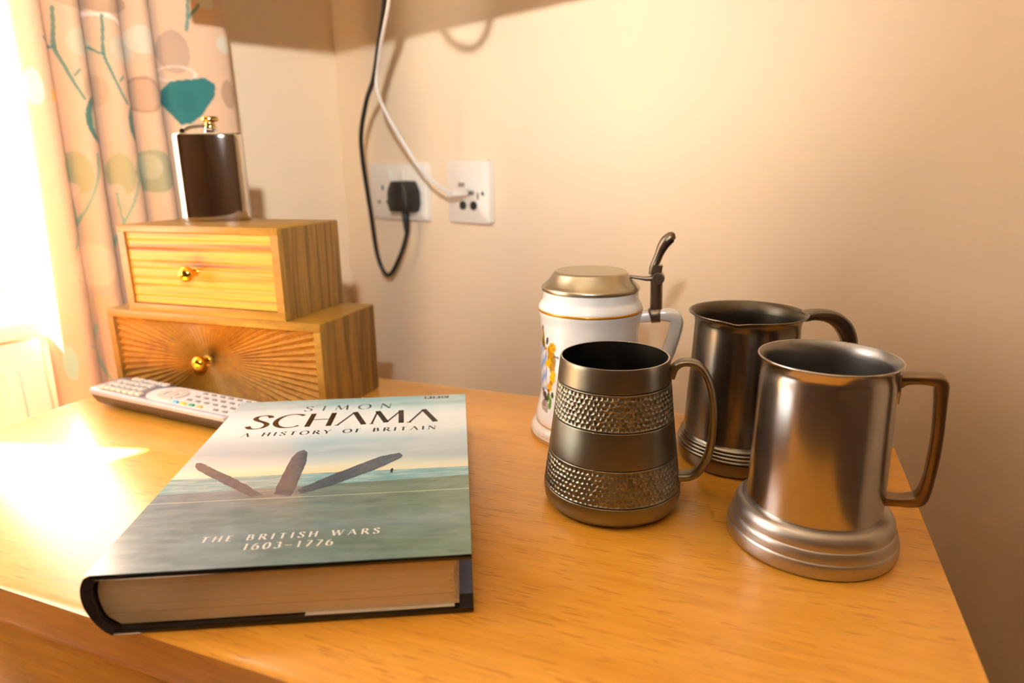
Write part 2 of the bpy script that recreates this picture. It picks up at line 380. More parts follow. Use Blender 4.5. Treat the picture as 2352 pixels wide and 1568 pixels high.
# ------------------------------------------------------------------ lettering (broad-nib roman capitals)
def arc(cx, cy, rx, ry, a0, a1, n=16): return [(cx+rx*math.cos(R(a0+(a1-a0)*i/n)), cy+ry*math.sin(R(a0+(a1-a0)*i/n))) for i in range(n+1)]
K = 1  # thick stroke marker
GL = {  # width, strokes: (points, weight)   weight: None = nib rule, number = fixed multiple
 'I': (.30, [([(.15, 0), (.15, 1)], 1)]),
 'H': (.82, [([(.12, 0), (.12, 1)], 1), ([(.70, 0), (.70, 1)], 1), ([(.12, .52), (.70, .52)], .3)]),
 'N': (.86, [([(.12, 0), (.12, 1)], .38), ([(.12, 1), (.74, 0)], 1), ([(.74, 0), (.74, 1)], .38)]),
 'M': (1.02, [([(.10, 0), (.16, 1)], .38), ([(.16, 1), (.50, .08)], 1), ([(.50, .08), (.84, 1)], .38), ([(.84, 1), (.92, 0)], 1)]),
 'A': (.86, [([(.06, 0), (.42, 1)], .38), ([(.42, 1), (.80, 0)], 1)]),
 'T': (.70, [([(.35, 0), (.35, 1)], 1), ([(.02, .97), (.68, .97)], .32)]),
 'F': (.58, [([(.14, 0), (.14, 1)], 1), ([(.14, .97), (.54, .97)], .32), ([(.14, .53), (.46, .53)], .32)]),
 'E': (.60, [([(.14, 0), (.14, 1)], 1), ([(.14, .97), (.54, .97)], .32), ([(.14, .53), (.48, .53)], .32), ([(.14, .03), (.56, .03)], .32)]),
 'Y': (.78, [([(.04, 1), (.38, .46)], 1), ([(.74, 1), (.38, .46)], .38), ([(.38, .46), (.38, 0)], 1)]),
 'W': (1.16, [([(.04, 1), (.32, 0)], 1), ([(.32, 0), (.58, .96)], .38), ([(.58, .96), (.84, 0)], 1), ([(.84, 0), (1.12, 1)], .38)]),
 'O': (.96, [(arc(.48, .5, .42, .51, 0, 360, 40), None)]),
 'C': (.86, [(arc(.50, .5, .42, .51, 48, 312, 32), None)]),
 'S': (.60, [([tuple(p) for p in crom([(.52, .80), (.49, .90), (.41, .975), (.29, 1.0), (.17, .955), (.10, .85), (.11, .73), (.20, .62), (.33, .52), (.45, .42), (.53, .30), (.52, .16), (.44, .04), (.30, -.01), (.16, .02), (.08, .10), (.04, .20)], 3)], None)]),
 'R': (.76, [([(.14, 0), (.14, 1)], 1), ([(.14, .97)]+arc(.36, .745, .22, .235, 88, -88, 16)+[(.14, .50)], None), ([(.36, .50), (.74, 0)], 1)]),
 'B': (.72, [([(.14, 0), (.14, 1)], 1), ([(.14, .97)]+arc(.34, .755, .19, .225, 88, -88, 16)+[(.14, .53)], None), ([(.14, .53)]+arc(.38, .275, .24, .255, 88, -88, 16)+[(.14, .02)], None)]),
 '1': (.42, [([(.22, 0), (.22, 1)], .8), ([(.22, 1), (.08, .84)], .4)]),
 '6': (.62, [(arc(.52, .40, .44, .62, 102, 180, 14)+arc(.32, .30, .24, .31, 180, 540, 30), None)]),
 '0': (.66, [(arc(.33, .5, .26, .50, 0, 360, 36), None)]),
 '3': (.58, [(arc(.27, .76, .20, .24, 140, -80, 18)+arc(.27, .27, .24, .28, 80, -150, 20), None)]),
 '7': (.58, [([(.06, .97), (.54, .97)], .4), ([(.54, .97), (.22, 0)], .85)]),
 '-': (.70, [([(.04, .40), (.66, .40)], .35)]),
}
SERIF = {'I': [(.15, 0), (.15, 1)], 'H': [(.12, 0), (.12, 1), (.70, 0), (.70, 1)], 'N': [(.12, 0), (.12, 1), (.74, 1)], 'M': [(.10, 0), (.92, 0), (.16, 1), (.84, 1)],
         'A': [(.06, 0), (.80, 0)], 'T': [(.35, 0)], 'F': [(.14, 0), (.14, 1)], 'E': [(.14, 1)], 'Y': [(.38, 0), (.04, 1), (.74, 1)], 'W': [(.04, 1), (1.12, 1), (.58, .98)], 'R': [(.14, 0), (.14, 1), (.76, .01)], 'B': [(.14, 0), (.14, 1)], '1': [(.22, 0)]}
def lettering(name, text, x0, x1, y0, y1, z, thick, mat, parent, crossbar=False, space=.5, serif=.10, xfun=None):
    gap = None; wd = [GL[c][0] if c != ' ' else space for c in text]
    H = y1-y0; total = sum(wd)*H
    trk = ((x1-x0)-total)/max(1, len(text)-1)
    V, F = [], []
    def quad(p):
        i = len(V); V.extend([(x0+0*0+q[0], q[1], z) for q in p]); F.append(tuple(range(i, i+len(p))))
    def strip(pts, wt, ox):
        P = np.array([(ox+a*H, y0+b*H) for a, b in pts]); m = len(P); nib = np.array([math.cos(R(12)), math.sin(R(12))])
        D = np.gradient(P, axis=0); D /= np.linalg.norm(D, axis=1)[:, None]+1e-12
        Nn = np.stack([-D[:, 1], D[:, 0]], 1)
        w_ = np.full(m, wt*thick*H) if wt is not None else np.maximum(np.abs(D[:, 0]*nib[1]-D[:, 1]*nib[0])*1.02, .28)*thick*H
        Lf, Rt = P+Nn*w_[:, None]/2, P-Nn*w_[:, None]/2
        for i in range(m-1): quad([Rt[i], Rt[i+1], Lf[i+1], Lf[i]])
    ox = 0.0
    for c, wc in zip(text, wd):
        if c != ' ':
            for pts, wt in GL[c][1]: strip(pts, wt, ox)
            for sx, sy in SERIF.get(c, []):
                strip([(sx-serif, sy+(.015 if sy == 0 else -.015)), (sx+serif, sy+(.015 if sy == 0 else -.015))], .26, ox)
            if c == 'A' and crossbar: strip([(.2, .34), (.66, .34)], .32, ox)
        ox += wc*H+trk
    for i in range(len(F)): pass
    return build(name, V, F, mat, parent)

# ------------------------------------------------------------------ book
def cover_material():
    t = NT('printed_seascape_cover'); u = t.coord(); sep = t.n('ShaderNodeSeparateXYZ'); t.ln(u, sep.inputs[0])
    x, y = sep.outputs[0], sep.outputs[1]
    BW, BL = .1962, .255
    # warped height for cloud streaks
    st = t.noise(t.mapped((7, 26, 1), (0, 0, .3)), 1.6, 5, .55, .4)
    st2 = t.noise(t.mapped((3, 12, 1), (2, 1, .3)), 2.2, 4, .5, .3)
    vy = t.math('ADD', t.math('DIVIDE', y, BL), t.math('MULTIPLY', t.math('SUBTRACT', st, .5), .07))
    sky = t.ramp(vy, [(.40, 'ecdfb0'), (.455, 'e6ecda'), (.50, 'c6d8dc'), (.56, '9dbccc'), (.63, 'aaccda'), (.70, 'dcebf2'), (.80, 'f0f6fa'), (.885, 'cfe6ea'), (.93, '8fbcc4'), (1.0, '92bcc0')])
    sky = t.mix(t.math('MULTIPLY', t.ramp(st2, [(.45, '000000'), (.62, 'ffffff')]), .55), sky, 'ecf2f2')
    # deeper blue towards the right below the title
    dx = t.math('MULTIPLY', t.ramp(t.math('DIVIDE', x, BW), [(.55, '000000'), (1.0, 'ffffff')]), t.ramp(t.math('DIVIDE', y, BL), [(.42, '000000'), (.5, 'c8c8c8'), (.62, 'a0a0a0'), (.70, '000000')]))
    sky = t.mix(t.math('MULTIPLY', dx, .75), sky, '6f92b4')
    wn = t.noise(t.mapped((25, 160, 1)), 1.5, 4, .6)
    sea = t.mix(t.ramp(wn, [(.4, '000000'), (.65, 'ffffff')]), '62a4b4', 'a2c8d0')
    gn = t.noise(t.mapped((14, 60, 1)), 2.2, 6, .65, .3); gl = t.noise(t.mapped((5, 16, 1), (1, 3, 0)), 2, 4, .5, .5)
    xw = t.ramp(t.math('DIVIDE', x, BW), [(.2, '000000'), (.85, 'ffffff')])
    sand = t.mix(t.ramp(gn, [(.3, '000000'), (.75, 'ffffff')]), t.mix(xw, '51707e', '47685f'), t.mix(xw, '8aa3b4', '77968a'))
    sand = t.mix(t.math('MULTIPLY', t.ramp(gl, [(.48, '000000'), (.68, 'ffffff')]), t.ramp(t.math('DIVIDE', y, BL), [(.0, '606060'), (.14, 'c0c0c0'), (.22, '606060'), (.30, '000000')])), sand, '93aec4')
    # boundaries: horizon and waterline
    ycl = t.math('DIVIDE', y, BL)
    hor = t.math('GREATER_THAN', ycl, .4175)
    wl = t.math('ADD', t.math('ADD', .335, t.math('MULTIPLY', t.math('DIVIDE', x, BW), .03)), t.math('MULTIPLY', t.math('SUBTRACT', wn, .5), .02))
    water = t.math('GREATER_THAN', ycl, wl)
    c = t.mix(water, sand, sea); c = t.mix(hor, c, sky)
    # thin surf line
    sl_ = t.math('LESS_THAN', t.math('ABSOLUTE', t.math('SUBTRACT', ycl, t.math('ADD', .292, t.math('MULTIPLY', t.math('SUBTRACT', st2, .5), .02)))), .0016)
    c = t.mix(t.math('MULTIPLY', sl_, .7), c, 'cdd8d6')
    t.color(c); t.set(Roughness=.28, Coat_Weight=.9, Coat_Roughness=.14); return t.m
def pages_material():
    t = NT('page_edges'); v = t.mapped((1, 1, 60)); f = t.noise(v, 30, 3, .6); f2 = t.noise(t.mapped((.5, .5, 14), (0, 0, .4)), 22, 2, .5)
    c = t.mix(f, 'd9c2a0', 'eedcc0'); sep = t.n('ShaderNodeSeparateXYZ'); t.ln(t.coord(), sep.inputs[0])
    zw = t.math('ADD', t.math('DIVIDE', sep.outputs[2], .0355), t.math('MULTIPLY', t.math('SUBTRACT', f2, .5), .02))
    c = t.mix(t.math('MULTIPLY', t.ramp(zw, [(.295, '000000'), (.303, 'ffffff'), (.311, '000000'), (.425, '000000'), (.433, 'c0c0c0'), (.441, '000000'), (.60, '000000'), (.606, '909090'), (.612, '000000'), (.745, '000000'), (.753, 'b0b0b0'), (.761, '000000')]), .6), c, '8f6f4a')
    stn = t.noise(t.mapped((60, 60, 260)), 3, 4, .6)
    edge = t.ramp(sep.outputs[0], [(.176, '000000'), (.1868, '909090'), (.1878, 'ffffff'), (.189, '000000')])
    zr = t.ramp(sep.outputs[2], [(.003, '000000'), (.006, 'ffffff'), (.016, 'ffffff'), (.024, '303030')])
    c = t.mix(t.math('MULTIPLY', t.math('MULTIPLY', edge, zr), t.ramp(stn, [(.45, '000000'), (.65, 'ffffff')])), c, '8a5a1c')
    t.color(c); t.set(Roughness=.8); t.bump(f, .3, .0004); return t.m
def make_book():
    BW, BL, BT = .1962, .255, .0355
    t = empty('hardback_book', (-.3097, .1901, 0), R(26.06)); tag(t, 'thick hardback history book with a blue grey seascape jacket', 'book')
    M['cover'] = cover_material(); M['pages'] = pages_material()
    M['jacket_black'] = plain('black_jacket_edge', '0e0d10', .25, 0, Coat_Weight=.4)
    M['jacket_blue'] = plain('blue_jacket_flap', '5a6690', .35)
    M['jacket_white'] = plain('white_jacket_flap', 'ece6d8', .5)
    # page block: rounded at the spine, hollow at the fore edge
    left = crom([(.013, .0042), (.0068, .010), (.0046, .018), (.0046, .025), (.0065, .0318)], 5)
    right = crom([(.1885, .0318), (.1865, .025), (.1858, .018), (.1868, .010), (.1885, .0042)], 5)
    prism('page_block', [tuple(p) for p in left]+[tuple(p) for p in right], .0035, BL-.0035, 'y', M['pages'], t, 0, 35)
    # spine shell
    outer = crom([(.0035, BT), (.0003, .0335), (-.0022, .027), (-.0022, .019), (.0004, .011), (.0048, .004), (.0095, 0)], 5)
    inner = crom([(.0125, .0035), (.0062, .0095), (.0038, .018), (.0036, .026), (.0055, .0322)], 5)
    prism('spine', [tuple(p) for p in outer]+[tuple(p) for p in inner], 0, BL, 'y', M['jacket_black'], t, 0, 40)
    # boards
    fc = box('front_cover', (.003, 0, .0322), (BW, BL, BT-.0002), M['jacket_black'], t, .0008)
    bc = box('back_cover', (.0095, 0, 0), (BW, BL, .0036), M['jacket_black'], t, .0008)
    box('jacket_flap', (.10, .012, .0036), (BW-.0002, BL-.002, .00385), M['jacket_blue'], bc)
    box('jacket_flap', (.107, .0012, .00386), (.186, BL-.004, .0041), M['jacket_white'], bc)
    # printed sheet on the front board
    n = 24; V, F = [], []
    for j in range(n+1):
        for i in range(n+1):
            u_, v_ = i/n, j/n; V.append((.0008+u_*(BW-.0010), .0004+v_*(BL-.0008), BT))
    for j in range(n):
        for i in range(n): k = j*(n+1)+i; F.append((k, k+1, k+n+2, k+n+1))
    jk = build('jacket_front', V, F, M['cover'], t)
    zt = BT+.00012
    ink = plain('dark_brown_ink', '2c1d14', .35); ink2 = plain('dark_green_ink', '1f3232', .35); white = plain('white_ink', 'f2f4f6', .35); post = NT('slate_timber_print')
    fpn = post.noise(post.mapped((60, 60, 1)), 3, 5, .6); post.color(post.ramp(fpn, [(.3, '31465a'), (.7, '4c6276')])); post.set(Roughness=.28, Coat_Weight=.5); post = post.m
    def L(name, text, x0, x1, y0, y1, th, mat, **kw):
        o = lettering(name, text, 0, (x1-x0)/1000, 0, (y1-y0)/1000, 0, th, mat, jk, **kw); o.location = (x0/1000, y0/1000, zt); return o
    L('author_lettering', 'SIMON', 60, 133, 226, 237.5, .13, ink2, serif=.07)
    L('author_lettering', 'SCHAMA', 22, 173, 191, 219.5, .15, ink, serif=.06)
    L('title_lettering', 'A HISTORY OF BRITAIN', 24, 172, 175, 182.2, .2, ink2)
    L('subtitle_lettering', 'THE BRITISH WARS', 48, 145, 26, 31.6, .2, white, crossbar=True)
    L('subtitle_lettering', '1603-1776', 73.5, 121, 16.4, 22.4, .2, white)
    for k, ch in enumerate('BBC'):
        x0 = 160+k*7.4
        V = [(x0/1000, .2455, zt), ((x0+6.4)/1000, .2455, zt), ((x0+6.4)/1000, .2515, zt), (x0/1000, .2515, zt)]
        lg = build('logo_square', V, [(0, 1, 2, 3)], ink2, jk)
        o = lettering('logo_letter', ch, 0, .0036, 0, .0042, 0, .2, plain('pale_ink', 'dfe8e6', .4), lg, serif=0); o.location = ((x0+1.5)/1000, .2464, zt+.0001)
    polys = [[(8.8,125.6),(7.7,131.1),(10.7,131.4),(35.9,109.5),(54.8,92.2),(66.8,79.2),(62.8,76.2),(54.8,81.4),(13.5,118.9)],
             [(74.1,79.3),(72.9,90.3),(72.1,132.8),(74.0,142.7),(78.0,145.8),(81.4,140.8),(84.4,120.6),(85.4,83.5),(84.8,75.6)],
             [(87.1,83.3),(106.7,103.8),(135.6,129.2),(147.4,133.1),(150.4,128.7),(149.1,124.4),(132.7,107.1),(105.7,85.8),(90.8,77.6)]]
    for p in polys:
        P = np.array(p); cx = P.mean(0)
        # jagged outline
        out = []
        for i in range(len(P)):
            a, b = P[i], P[(i+1) % len(P)]; m = max(2, int(np.linalg.norm(b-a)/3)); nrm = np.array([-(b-a)[1], (b-a)[0]])/(np.linalg.norm(b-a)+1e-9)
            for k in range(m): out.append(a+(b-a)*k/m+nrm*rng.normal()*.22)
        build('timber_print', [(q[0]/1000, q[1]/1000, zt) for q in out], [tuple(range(len(out)))], post, jk)
    fig = [(143.6,101.5),(144.2,104.5),(143.4,105),(143.8,107),(144.6,108.6),(145.4,108),(145.6,105.6),(145.2,103.6),(145.6,101.5),(144.9,101.5),(144.6,103.4),(144.2,101.5)]
    build('figure_print', [(a/1000, b/1000, zt) for a, b in fig], [tuple(range(len(fig)))], ink2, jk)
make_book()

# ------------------------------------------------------------------ mugs
def path_lathe(pts, n=4): return [tuple(p) for p in crom(pts, n)]
def mm(pts): return [(a/1000, b/1000) for a, b in pts]

def hammered_mug():
    t = empty('hammered_tankard', (-.0939, .4271, 0)); tag(t, 'small pewter tankard with two hammered bands, in front of the stein', 'tankard')
    # outer radius along z
    zs = [0, .8, 2.5, 6, 11, 16, 41.5, 66, 91.5, 105.6, 107.2]; rs = [41, 43, 45.3, 47.4, 48.2, 47.8, 44.5, 41.3, 38.6, 37.1, 36.7]
    bands = [(17.2, 40.2), (67.2, 90.2)]; grooves = [16.2, 41.3, 66.2, 91.2]
    nA = 560
    zz = [0, .4, .8, 1.6, 2.5, 4, 6, 8.5, 11, 13.5]
    def add(a, b, st): 
        k = max(1, int(round((b-a)/st))); return [a+(b-a)*i/k for i in range(k+1)]
    for g0, g1, b in ((15.3, 17.1, None), (17.3, 40.1, 'b'), (40.4, 42.2, None), (44, 64, None), (65.3, 67.1, None), (67.3, 90.1, 'b'), (90.3, 92.1, None)):
        zz += add(g0, g1, .42 if b else (.18 if g1-g0 < 3 else 4))
    zz += [95, 100, 104, 105.6, 106.6, 107.2]
    zz = sorted(set(round(z, 3) for z in zz)); Z = np.array(zz); Rr = np.interp(Z, zs, rs)
    for g in grooves: Rr = Rr - 1.0*np.exp(-((Z-g)/.34)**2)
    TH = np.linspace(0, 2*np.pi, nA, endpoint=False)
    RR = np.repeat(Rr[:, None], nA, 1)
    for b0, b1 in bands:
        rows = 7; pitch = (b1-b0)/rows; rm = np.interp((b0+b1)/2, zs, rs); cols = int(2*np.pi*rm/(pitch*1.05))
        cz, ca = [], []
        for i in range(rows):
            for j in range(cols):
                cz.append(b0+pitch*(i+.5)+rng.normal()*pitch*.10); ca.append(((j+.5*(i % 2))*2*np.pi/cols+rng.normal()*.10*2*np.pi/cols))
        cz, ca = np.array(cz), np.array(ca)
        idx = np.where((Z >= b0-.01) & (Z <= b1+.01))[0]
        for i in idx:
            near = np.abs(cz-Z[i]) < pitch*1.7; c_z, c_a = cz[near], ca[near]
            da = (TH[:, None]-c_a[None, :]+np.pi) % (2*np.pi)-np.pi
            d = np.sqrt((da*rm)**2+((Z[i]-c_z)[None, :])**2); d.sort(axis=1)
            d1, d2 = d[:, 0], d[:, 1]
            e = np.clip((d2-d1)/pitch, 0, 1)
            fade = min(1, (Z[i]-b0)/.6, (b1-Z[i])/.6)
            RR[i] -= (.72*(1-np.exp(-(e/.30)**1.6)))*max(fade, 0)
    V = np.stack([RR*np.cos(TH), RR*np.sin(TH), np.repeat(Z[:, None], nA, 1)], -1).reshape(-1, 3)/1000
    m = len(Z); F = []
    I = np.arange(nA); J = (I+1) % nA
    for i in range(m-1): F += list(zip((i*nA+I).tolist(), (i*nA+J).tolist(), ((i+1)*nA+J).tolist(), ((i+1)*nA+I).tolist()))
    F.append(tuple(range(nA))[::-1])
    o = build('body', V, F, M['pewter'], t, True, 50)
    for g in grooves:
        r = np.interp(g, zs, rs); lathe('groove_line', mm([(r-.9, g-.28), (r-.5, g-.28), (r-.5, g+.28), (r-.9, g+.28)]), M['groove'], t, 128, None, True)
    lathe('rim', mm([(36.75, 107.2), (36.3, 107.5), (35.7, 107.2)]), M['silver'], t, 128, None)
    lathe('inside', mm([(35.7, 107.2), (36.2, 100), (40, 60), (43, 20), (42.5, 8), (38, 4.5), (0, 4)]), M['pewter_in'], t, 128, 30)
    H = [(37.5, 95), (40.5, 101.5), (46, 105), (54, 104), (61, 96.5), (65.4, 82), (67, 62), (65.5, 42), (60, 29), (54, 24.2), (46.8, 22.6)]
    a = R(6); rad = [(.0062, .0034), (.0058, .0026), (.0056, .0023), (.0056, .0023), (.0056, .0023), (.0056, .0023), (.0056, .0024), (.0056, .0026), (.0056, .0026), (.0058, .0028), (.006, .003)]
    up = (-math.sin(a), math.cos(a), 0)
    tube('handle', [(r/1000*math.cos(a), r/1000*math.sin(a), z/1000) for r, z in H], rad, M['pewter'], t, 16, 6, 3.2, up)
hammered_mug()

def silver_tankard():
    t = empty('silver_tankard', (.0368, .4202, 0)); tag(t, 'bright scratched metal tankard with stepped foot and square handle', 'tankard')
    foot = path_lathe(mm([(44, 0), (48.3, .2), (49.8, 1.2), (50.3, 3.6), (50.3, 7.2), (49.9, 9.4), (49.2, 10.4)]))+path_lathe(mm([(49.1, 10.6), (49.0, 12.0), (48.5, 14.4), (47.7, 16.2), (47.1, 16.8)]))+path_lathe(mm([(47.0, 17.0), (47.0, 18.2), (46.7, 20.4), (45.8, 22.8), (44.2, 24.9), (42.2, 25.9), (40.4, 26.1)]))
    lathe('foot', [(0, 0)]+foot+mm([(38.5, 26.3)]), M['silver_foot'], t, 160, 45)
    body = path_lathe(mm([(39.7, 25.5), (39.6, 30), (39.0, 55), (38.4, 84), (37.8, 104), (37.2, 112), (37.6, 115.5), (38.6, 118.3), (39.7, 119.8)]))
    lathe('body', body, M['silver'], t, 160, 60)
    lathe('rim', path_lathe(mm([(39.6, 119.5), (39.95, 120.0), (39.5, 120.6), (38.9, 120.4)])), M['silver'], t, 160, None)
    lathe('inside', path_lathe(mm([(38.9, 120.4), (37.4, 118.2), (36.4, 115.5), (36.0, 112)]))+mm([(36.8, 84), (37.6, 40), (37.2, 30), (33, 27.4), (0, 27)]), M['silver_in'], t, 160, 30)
    a = R(-4); up = (-math.sin(a), math.cos(a), 0)
    H = [(36.5, 109.5), (41, 111.6), (48, 112.6), (54.5, 112.7), (58.0, 111.2), (59.0, 103), (59.7, 92), (60.3, 78), (60.2, 66), (59.6, 54), (58.4, 45), (56.2, 39.5), (52, 37.2), (46, 36.0), (38.8, 35.2)]
    rad = [(.0056, .0042), (.0054, .0030), (.0054, .0027), (.0056, .0032), (.0058, .0038), (.0056, .0033), (.0054, .0030), (.0052, .0029), (.0052, .0029), (.0052, .0029), (.0052, .0032), (.0052, .0038), (.0052, .0034), (.0050, .0028), (.0050, .0032)]
    tube('handle', [(r/1000*math.cos(a), r/1000*math.sin(a), z/1000) for r, z in H], rad, M['bronze'], t, 20, 5, 5, up)
    # attachment plate
    build_pl = tube('handle_plate', [(37.2/1000*math.cos(a), 37.2/1000*math.sin(a), .115), (37.9/1000*math.cos(a), 37.9/1000*math.sin(a), .106), (38.1/1000*math.cos(a), 38.1/1000*math.sin(a), .097)], [(.0062, .0012), (.0062, .0012), (.004, .001)], M['silver'], t, 12, 4, 4, up)
silver_tankard()

def dark_tankard():
    t = empty('dark_tankard', (-.0135, .5329, 0)); tag(t, 'dark pewter tankard with flared rim behind the bright tankard', 'tankard')
    foot = path_lathe(mm([(42, 0), (45.5, .4), (47.2, 2.2), (47.9, 6), (48.0, 11.5)]))
    rings = []
    for k, (z, r) in enumerate(((12.0, 48.0), (14.6, 47.2), (17.2, 46.3), (19.8, 45.4))): rings += mm([(r-.9, z), (r+.25, z+.5), (r+.35, z+1.3), (r-.2, z+2.1), (r-1.0, z+2.5)])
    lathe('foot', [(0, 0)]+foot+rings+mm([(43.6, 24), (42.0, 24.5)]), M['pewter_dark'], t, 144, 40)
    prof = path_lathe(mm([(43.4, 23.5), (43.1, 28), (42.2, 48), (40.9, 72), (40.0, 90), (39.3, 108), (39.4, 113.5), (40.6, 117.0), (42.6, 119.3), (44.1, 120.2)]))
    body = lathe('body', prof, M['pewter_dark'], t, 144, 60)
    rim = lathe('rim', path_lathe(mm([(44.0, 120.0), (44.35, 120.6), (43.9, 121.2), (42.8, 120.9)])), M['pewter_dark'], t, 144, None)
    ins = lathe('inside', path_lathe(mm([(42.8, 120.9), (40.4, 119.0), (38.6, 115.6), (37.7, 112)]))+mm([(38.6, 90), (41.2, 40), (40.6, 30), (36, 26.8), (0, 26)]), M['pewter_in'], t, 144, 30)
    # a small dent pushes the rim at the front down and in
    for o in (body, rim, ins):
        for v in o.data.vertices:
            an = math.atan2(v.co.y, v.co.x); d = (an-R(-98)+math.pi) % (2*math.pi)-math.pi
            k = math.exp(-(d/.16)**2)*max(0, (v.co.z-.108)/.0125)
            v.co.z -= .0016*k; rr = 1-.02*k; v.co.x *= rr; v.co.y *= rr
    a = R(16); up = (-math.sin(a), math.cos(a), 0)
    H = [(41.5, 117.5), (48, 118.8), (57, 118.4), (66, 115.2), (73, 108.5), (77.5, 99), (79.3, 86), (78.5, 70), (74.5, 54), (67, 42), (58, 35), (50, 32.5), (42.5, 32)]
    rad = [(.0085, .0034), (.0078, .0036), (.0066, .0044), (.0060, .0056), (.0058, .0060), (.0056, .0056), (.0055, .0050), (.0055, .0038), (.0055, .0036), (.0055, .0034), (.0055, .0032), (.0055, .0032), (.006, .0036)]
    tube('handle', [(r/1000*math.cos(a), r/1000*math.sin(a), z/1000) for r, z in H], rad, M['pewter_dark'], t, 16, 5, 4, up)
dark_tankard()

def stein():
    t = empty('beer_stein', (-.1423, .5441, 0)); tag(t, 'white porcelain beer stein with pewter lid and painted crest', 'stein')
    prof = mm([(0, 0)])+path_lathe(mm([(47.5, 0), (50.6, .6), (51.4, 2.5), (51.2, 6.5), (50.2, 9.2), (48.2, 11.2), (46.6, 12.4)]))+path_lathe(mm([(46.4, 13.2), (46.9, 16.5), (46.6, 20.5), (45.6, 25), (44.2, 30), (42.9, 36), (42.3, 42), (42.2, 55), (42.3, 70), (42.5, 88), (42.7, 98), (42.9, 103), (43.6, 107), (44.5, 110.5), (44.8, 113.5), (44.3, 116.5), (42.6, 119.5), (41.1, 122.0), (40.7, 126), (40.7, 130.5)]))
    lathe('body', prof+mm([(37, 130.8), (37, 120), (38.5, 60), (38, 8), (0, 8)]), M['porcelain'], t, 160, 40)
    def ring(r, z, h=.45): lathe('gilt_band', mm([(r-.2, z-h), (r+.1, z-h), (r+.1, z+h), (r-.2, z+h)]), M['gold_line'], t, 128, None, True)
    ring(44.82, 113.6, 1.1); ring(46.55, 12.9, .9); ring(51.42, 2.9, .5)
    # lid
    lid = lathe('lid', path_lathe(mm([(40.6, 129.4), (41.6, 130.0), (41.9, 131.6), (41.3, 133.2), (38.6, 135.4), (35.2, 138.8), (32.6, 142.4), (31.2, 144.6), (29.6, 145.7), (27.6, 145.9)]))+mm([(0, 146.3)]), M['lid'], t, 144, 45)
    a = R(10); ca, sa = math.cos(a), math.sin(a); up = (-sa, ca, 0)
    def P(r, z, w_=0): return (r/1000*ca-w_/1000*sa, r/1000*sa+w_/1000*ca, z/1000)
    # handle
    H = [(42.5, 106.5), (50, 107.6), (58, 108.8), (66, 109.2), (71, 107.8), (73, 103.5), (72.6, 97), (70.6, 88), (67.2, 76), (62.5, 63), (56, 51), (49, 44.5), (42, 42)]
    tube('handle', [P(r, z) for r, z in H], [(.0060, .0050)]*3+[(.0062, .0056)]+[(.0064, .0058)]*2+[(.0062, .0056)]*7, M['porcelain'], t, 18, 6, 3, up)
    # hinge, post and thumb rest
    tube('hinge_arm', [P(33, 141.2), P(40, 140.4), P(47, 139.6), P(54, 140.6)], [(.0030, .0012), (.0030, .0014), (.0032, .0018), (.0034, .0026)], M['hinge'], t, 12, 5, 3, up)
    tube('hinge_post', [P(55, 139), P(55.3, 130), P(55.6, 121), (P(55.8, 113.4))], [(.0050, .0050), (.0052, .0050), (.0052, .0050), (.0054, .0052)], M['hinge'], t, 8, 3, None, up)
    tube('hinge_pin', [P(56.5, 140.5, -7.2), P(56.5, 140.5, -3), P(56.5, 140.5, 3), P(56.5, 140.5, 7.2)], [.0048, .0052, .0052, .0048], M['hinge'], t, 14, 3)
    box_m = tube('hinge_block', [P(54.6, 143), P(54.8, 147), P(55.2, 151.5)], [(.0046, .0040), (.0048, .0044), (.0050, .0046)], M['hinge'], t, 16, 4, 6, up)
    collar = tube('handle_collar', [P(51.0, 108.0), P(52.0, 108.2), P(58.4, 109.0), P(59.4, 109.1)], [(.0066, .0057), (.0074, .0064), (.0074, .0064), (.0066, .0060)], M['hinge'], t, 18, 3, 3, up)
    tube('thumb_rest', [P(50.2, 143.5), P(51.4, 149.5), P(54.2, 154.5), P(56.2, 160), P(58.6, 166), P(61.8, 171.2), P(65.6, 174.6), P(68.6, 175.4)], [(.0050, .0020), (.0048, .0026), (.0040, .0036), (.0040, .0036), (.0050, .0044), (.0062, .0050), (.0060, .0046), (.0030, .0020)], M['hinge'], t, 16, 5, 2.4, up)
    # painted decoration: thin enamel patches on the glaze
    zs = np.array([25, 30, 36, 42, 55, 70, 88, 98, 103]); rr_ = np.array([45.6, 44.2, 42.9, 42.3, 42.2, 42.3, 42.5, 42.7, 42.9])
    A = np.arange(-10, 84, .33); Zg = np.arange(25, 103, .33); AA, ZZ = np.meshgrid(A, Zg)
    C = np.ones(AA.shape+(3,)); mask = np.zeros(AA.shape, bool)
    ns = rng.random((60, 60)); 
    def wob(f=.55): return (np.sin(AA*f*2.1+ZZ*.7)+np.sin(ZZ*f*1.7-AA*1.3)+np.sin(AA*3.1)*np.sin(ZZ*2.7))*.22
    def ell(a, z, ra, rz, c, rot=0, jag=.18):
        x = (AA-a)*math.cos(R(rot))+(ZZ-z)*math.sin(R(rot)); y = -(AA-a)*math.sin(R(rot))+(ZZ-z)*math.cos(R(rot))
        mk = (x/ra)**2+(y/rz)**2+wob()*jag < 1; C[mk] = lin(c); mask[mk] = True
